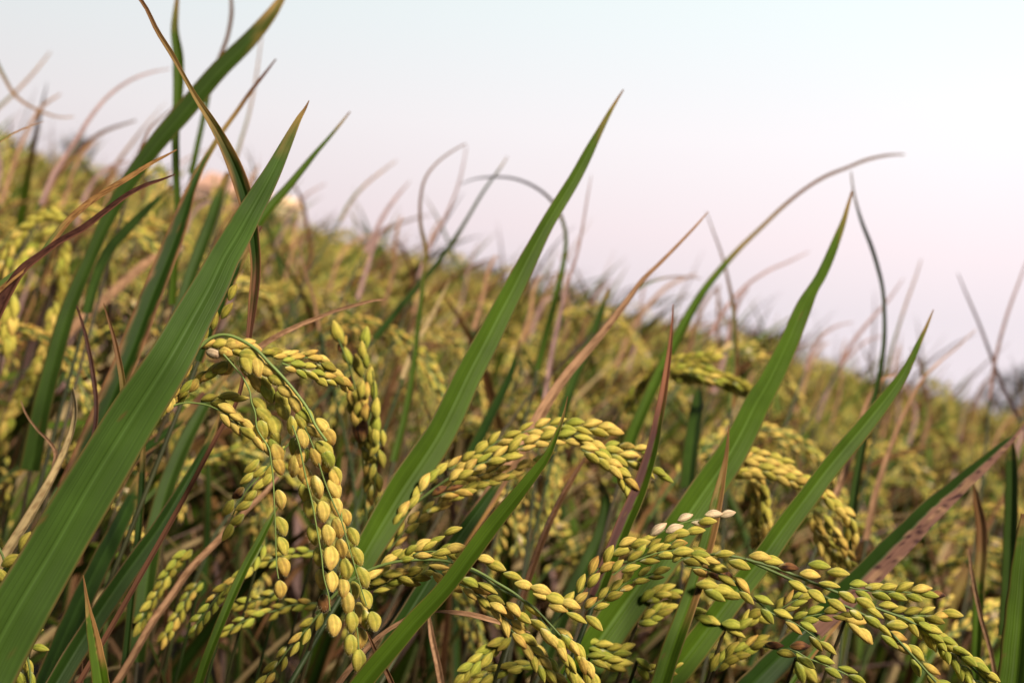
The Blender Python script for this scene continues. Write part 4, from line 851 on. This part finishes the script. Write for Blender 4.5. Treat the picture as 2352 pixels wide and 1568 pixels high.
LOWF = [hill_recipe(900 + i, top=.70, leaves=26, tillers=3, tipmax=.79, pool=[22, 23, 24, 25, 26, 22, 23, 26, 2, 1, 7, 24]) for i in range(4)]  # mostly dark leaf kinds: shade of the low gaps put into their colour
FRONT = [hill_recipe(540 + i, top=.77 + .008 * (i % 3), tipmax=.885, tall=.5, leaves=38, tillers=4) for i in range(5)]
NEAR = [hill_recipe(500 + i, top=.785 + .008 * (i % 3), tipmax=.99, tall=.5, leaves=36, tillers=5) for i in range(6)]
n_hill = 0
# first row: shorter plants filling in right behind the sharp ones
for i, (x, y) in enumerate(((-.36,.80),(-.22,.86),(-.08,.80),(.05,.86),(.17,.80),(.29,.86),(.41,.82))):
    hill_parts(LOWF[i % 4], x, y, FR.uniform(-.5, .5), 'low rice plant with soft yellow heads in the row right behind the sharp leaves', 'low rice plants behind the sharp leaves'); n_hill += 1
for x, y in rows(1.04, 2.3, .2):
    hill_parts(FRONT[FR.integers(5)] if y < 1.5 else NEAR[FR.integers(6)], x, y, FR.normal(0, .5), 'blurred rice plant with yellow heads and mixed green and tan leaves in mid field', 'rice plants in the middle of the field'); n_hill += 1
MIDM = [hill_mesh(hill_recipe(700 + i, top=.79 + .012 * (i % 3))) for i in range(6)]
mids = []
for x, y in rows(2.3, 4.75, .215):
    if n_hill >= 218: break
    k = FR.integers(6) if len(mids) >= 6 else len(mids)
    o = link('rice_plant', MIDM[k]); o.location = (x, y, 0); o.rotation_euler = (0, 0, FR.normal(0, .6)); s_ = FR.uniform(.94, 1.03); o.scale = (s_, s_, s_)
    tag(o, 'small blurred rice plant with pale yellow heads just below the horizon', group='rice plants in the far field'); mids.append(o); n_hill += 1

# the far field beyond: nobody could count it
pts = []; rot = []; scl = []; idx = []
for y0, y1, sp, mg in ((4.75, 14, .23, .5), (14, 40, .5, 1.5), (40, 150, 1.3, 5)):
    for x, y in rows(y0, y1, sp, mg, sp * .25):
        pts.append((x, y, 0)); rot.append((0, 0, FR.normal(0, .8))); scl.append(FR.uniform(.96, 1.05)); idx.append(int(FR.integers(6)))
for x, y in ((-1.0 + .22 * (i % 10) + FR.normal(0, .03), -1.1 + .22 * (i // 10) + FR.normal(0, .03)) for i in range(60)):      # the same crop beside and behind the camera
    if math.hypot(x, y) > .24 and (y < .05 or abs(x) > .45 * y + .30):
        pts.append((x, y, 0)); rot.append((0, 0, FR.normal(0, .5))); scl.append(.93); idx.append(int(FR.integers(6)))
for x, y in ((-.55 + .2 * (i % 6) + FR.normal(0, .02), .08 + .17 * (i // 6)) for i in range(24)):      # lower crop under the camera's view
    pts.append((x, y, 0)); rot.append((0, 0, FR.normal(0, .5))); scl.append(.70); idx.append(int(FR.integers(6)))
fm = bpy.data.meshes.new('rice_field'); fm.from_pydata(pts, [], [])
for nm, ty, data in (('rot', 'FLOAT_VECTOR', rot), ('scl', 'FLOAT', scl), ('idx', 'INT', idx)):
    a = fm.attributes.new(nm, ty, 'POINT'); a.data.foreach_set('vector' if ty == 'FLOAT_VECTOR' else 'value', np.asarray(data, dtype=np.int32 if ty == 'INT' else np.float32).ravel())
fo = link('rice_field', fm); tag(fo, 'rice crop stretching away to the horizon', 'field', kind='stuff')
ng = bpy.data.node_groups.new('rice_field', 'GeometryNodeTree')
ng.interface.new_socket('Geometry', in_out='INPUT', socket_type='NodeSocketGeometry'); ng.interface.new_socket('Geometry', in_out='OUTPUT', socket_type='NodeSocketGeometry')
gi = ng.nodes.new('NodeGroupInput'); go = ng.nodes.new('NodeGroupOutput'); jn = ng.nodes.new('GeometryNodeJoinGeometry')
def named(nm, ty):
    a = ng.nodes.new('GeometryNodeInputNamedAttribute'); a.data_type = ty; a.inputs['Name'].default_value = nm; return a
for k in range(6):
    oi = ng.nodes.new('GeometryNodeObjectInfo'); oi.inputs['Object'].default_value = mids[k]; oi.inputs['As Instance'].default_value = True; oi.transform_space = 'ORIGINAL'
    ip = ng.nodes.new('GeometryNodeInstanceOnPoints'); cmpn = ng.nodes.new('FunctionNodeCompare'); cmpn.data_type = 'INT'; cmpn.operation = 'EQUAL'
    ng.links.new(named('idx', 'INT').outputs['Attribute'], cmpn.inputs[2]); cmpn.inputs[3].default_value = k
    ng.links.new(gi.outputs[0], ip.inputs['Points']); ng.links.new(cmpn.outputs[0], ip.inputs['Selection']); ng.links.new(oi.outputs['Geometry'], ip.inputs['Instance'])
    ng.links.new(named('rot', 'FLOAT_VECTOR').outputs['Attribute'], ip.inputs['Rotation']); ng.links.new(named('scl', 'FLOAT').outputs['Attribute'], ip.inputs['Scale'])
    ng.links.new(ip.outputs[0], jn.inputs[0])
ng.links.new(jn.outputs[0], go.inputs[0])
md = fo.modifiers.new('rice_field', 'NODES'); md.node_group = ng

# ------------------------------------------------------------------ ground
g = 1500.0
gm = mk_mesh('ground', [(-g, -g, 0), (g, -g, 0), (g, g, 0), (-g, g, 0)], [[0, 1, 2, 3]], np.array((.04, .03, .02)), [M_SOIL]); go_ = link('ground', gm); go_['kind'] = 'structure'; go_['label'] = 'dark damp soil of the rice field'

# ------------------------------------------------------------------ far trees and houses beyond the field
def far_at(px, depth, z=0.0):
    a_ = (px - FW/2) / FPX; b_ = (_F.z + a_ * _RT.z) / _UP.z; p = unproj(px, FH/2 + b_ * FPX, depth); return np.array((p[0], p[1], z))
def tree(px, depth, h, w, label, seed, group=None, col=(0.014, 0.019, 0.010)):
    rng = np.random.default_rng(seed); b = far_at(px, depth)
    r = bpy.data.objects.new('tree', None); COL.objects.link(r); r.location = b; tag(r, label, 'tree', group)
    tb = Bag(); P = hermite(np.array([(0, 0, 0), (.1, 0, h*.25), (-.1, .1, h*.5), (0, 0, h*.8)]), 12)
    tb.add(*tube(P, np.linspace(h*.03, h*.008, 12), (.07, .05, .035), 8))
    cb = Bag(); V = []; F = []; C = []
    for k in range(rng.integers(12, 17)):
        a = rng.uniform(0, 6.28); rr = w/2 * math.sqrt(rng.random()) * .8; z = h * rng.uniform(.35, .88); c = np.array((rr*math.cos(a), rr*math.sin(a)*.8, z)); cr = w * rng.uniform(.13, .22)
        tb.add(*tube(hermite(np.array([(0, 0, z*.55), c*.5 + np.array((0, 0, z*.30)), c]), 6), np.linspace(h*.012, h*.004, 6), (.07, .05, .035), 5))
        for _ in range(170):
            p = c + rng.normal(0, 1, 3) * cr * np.array((.6, .6, .48)); q = nrm(rng.normal(0, 1, 3)); u = nrm(np.cross(q, rng.normal(0, 1, 3))); v = np.cross(q, u); s_ = w * rng.uniform(.012, .028)
            n0 = len(V); V += [p - u*s_, p - v*s_*.5, p + u*s_, p + v*s_*.5]; F.append([n0, n0+1, n0+2, n0+3]); cc = np.array(col) * rng.uniform(.6, 1.5); C += [cc] * 4
    link('trunk', tb.mesh('trunk', [M_FAR]), r)
    link('crown', mk_mesh('crown', V, F, np.array(C), [M_FAR], smooth=False), r)
tree(2312, 150, 7.4, 7.5, 'dark round tree on the horizon at the right edge of the field', 1)
tree(2385, 170, 6.0, 8.0, 'dark tree partly cut off beyond the right edge', 2)
tree(162, 210, 7.4, 5.5, 'bluish dark tree on the horizon at the left, above the yellow crop', 3, col=(.05, .055, .06))  # distance haze put into the crown colour
tree(330, 240, 4.0, 6.0, 'low bluish bush on the horizon behind the diagonal leaf', 4, col=(.06, .06, .065))  # crown tinted blue-grey in place of hazy air
tree(1105, 220, 4.2, 7.0, 'low dark bush on the horizon left of the tall centre leaf', 5)
tree(1300, 260, 4.4, 9.0, 'low brownish bush on the horizon right of the tall centre leaf', 6, col=(.06, .05, .045))
tree(1755, 190, 5.0, 10.0, 'wide dark bush on the horizon left of the broad right leaf', 7, col=(.05, .042, .034))

def house(px, depth, w, d, hw, hr, wall, roof, label, name='house'):
    b = far_at(px, depth); r = bpy.data.objects.new(name, None); COL.objects.link(r); r.location = b; r.rotation_euler = (0, 0, R(18)); tag(r, label, 'house')
    def box(x0, x1, y0, y1, z0, z1):
        V = [(x0,y0,z0),(x1,y0,z0),(x1,y1,z0),(x0,y1,z0),(x0,y0,z1),(x1,y0,z1),(x1,y1,z1),(x0,y1,z1)]
        return np.array(V, float), np.array([[0,3,2,1],[4,5,6,7],[0,1,5,4],[1,2,6,5],[2,3,7,6],[3,0,4,7]])
    v, f = box(-w/2, w/2, -d/2, d/2, 0, hw); link('wall', mk_mesh('wall', v, f, np.array(wall), [M_FAR], smooth=False), r)
    o_ = .35; x = w/2 + o_; y = d/2 + o_; rx = max(w/2 - d/4, .2)
    V = np.array([(-x,-y,hw),(x,-y,hw),(x,y,hw),(-x,y,hw),(-x,-y,hw+.12),(x,-y,hw+.12),(x,y,hw+.12),(-x,y,hw+.12),(-rx,0,hw+hr),(rx,0,hw+hr),(-rx,.02,hw+hr),(rx,.02,hw+hr)])
    F = np.array([[0,3,2,1],[0,1,5,4],[1,2,6,5],[2,3,7,6],[3,0,4,7],[4,5,9,8],[6,7,10,11],[5,6,11,9],[7,4,8,10]])
    link('roof', mk_mesh('roof', V, F, np.array(roof), [M_FAR], smooth=False), r)
    for wx in (-w*.3, w*.3):
        v, f = box(wx-.5, wx+.5, -d/2-.04, -d/2+.02, hw*.45, hw*.45+1.1); fr = link('window', mk_mesh('window', v, f, np.array((.55,.5,.45)), [M_FAR], smooth=False), r)
        v, f = box(wx-.4, wx+.4, -d/2-.06, -d/2-.045, hw*.45+.1, hw*.45+1.0); link('pane', mk_mesh('pane', v, f, np.array((.05,.06,.07)), [M_FAR], smooth=False), fr)
    v, f = box(-.5, .5, -d/2-.05, -d/2+.02, 0, 2.1); link('door', mk_mesh('door', v, f, np.array((.16,.09,.06)), [M_FAR], smooth=False), r)
house(500, 150, 6.0, 4.4, 3.2, 1.9, (.52,.33,.27), (.46,.27,.21), 'far pinkish house with a terracotta roof, glimpsed behind the leaves at the left')
house(640, 140, 3.2, 2.4, 3.5, .8, (.80,.66,.40), (.72,.50,.30), 'far small cream hut right of the pinkish house')
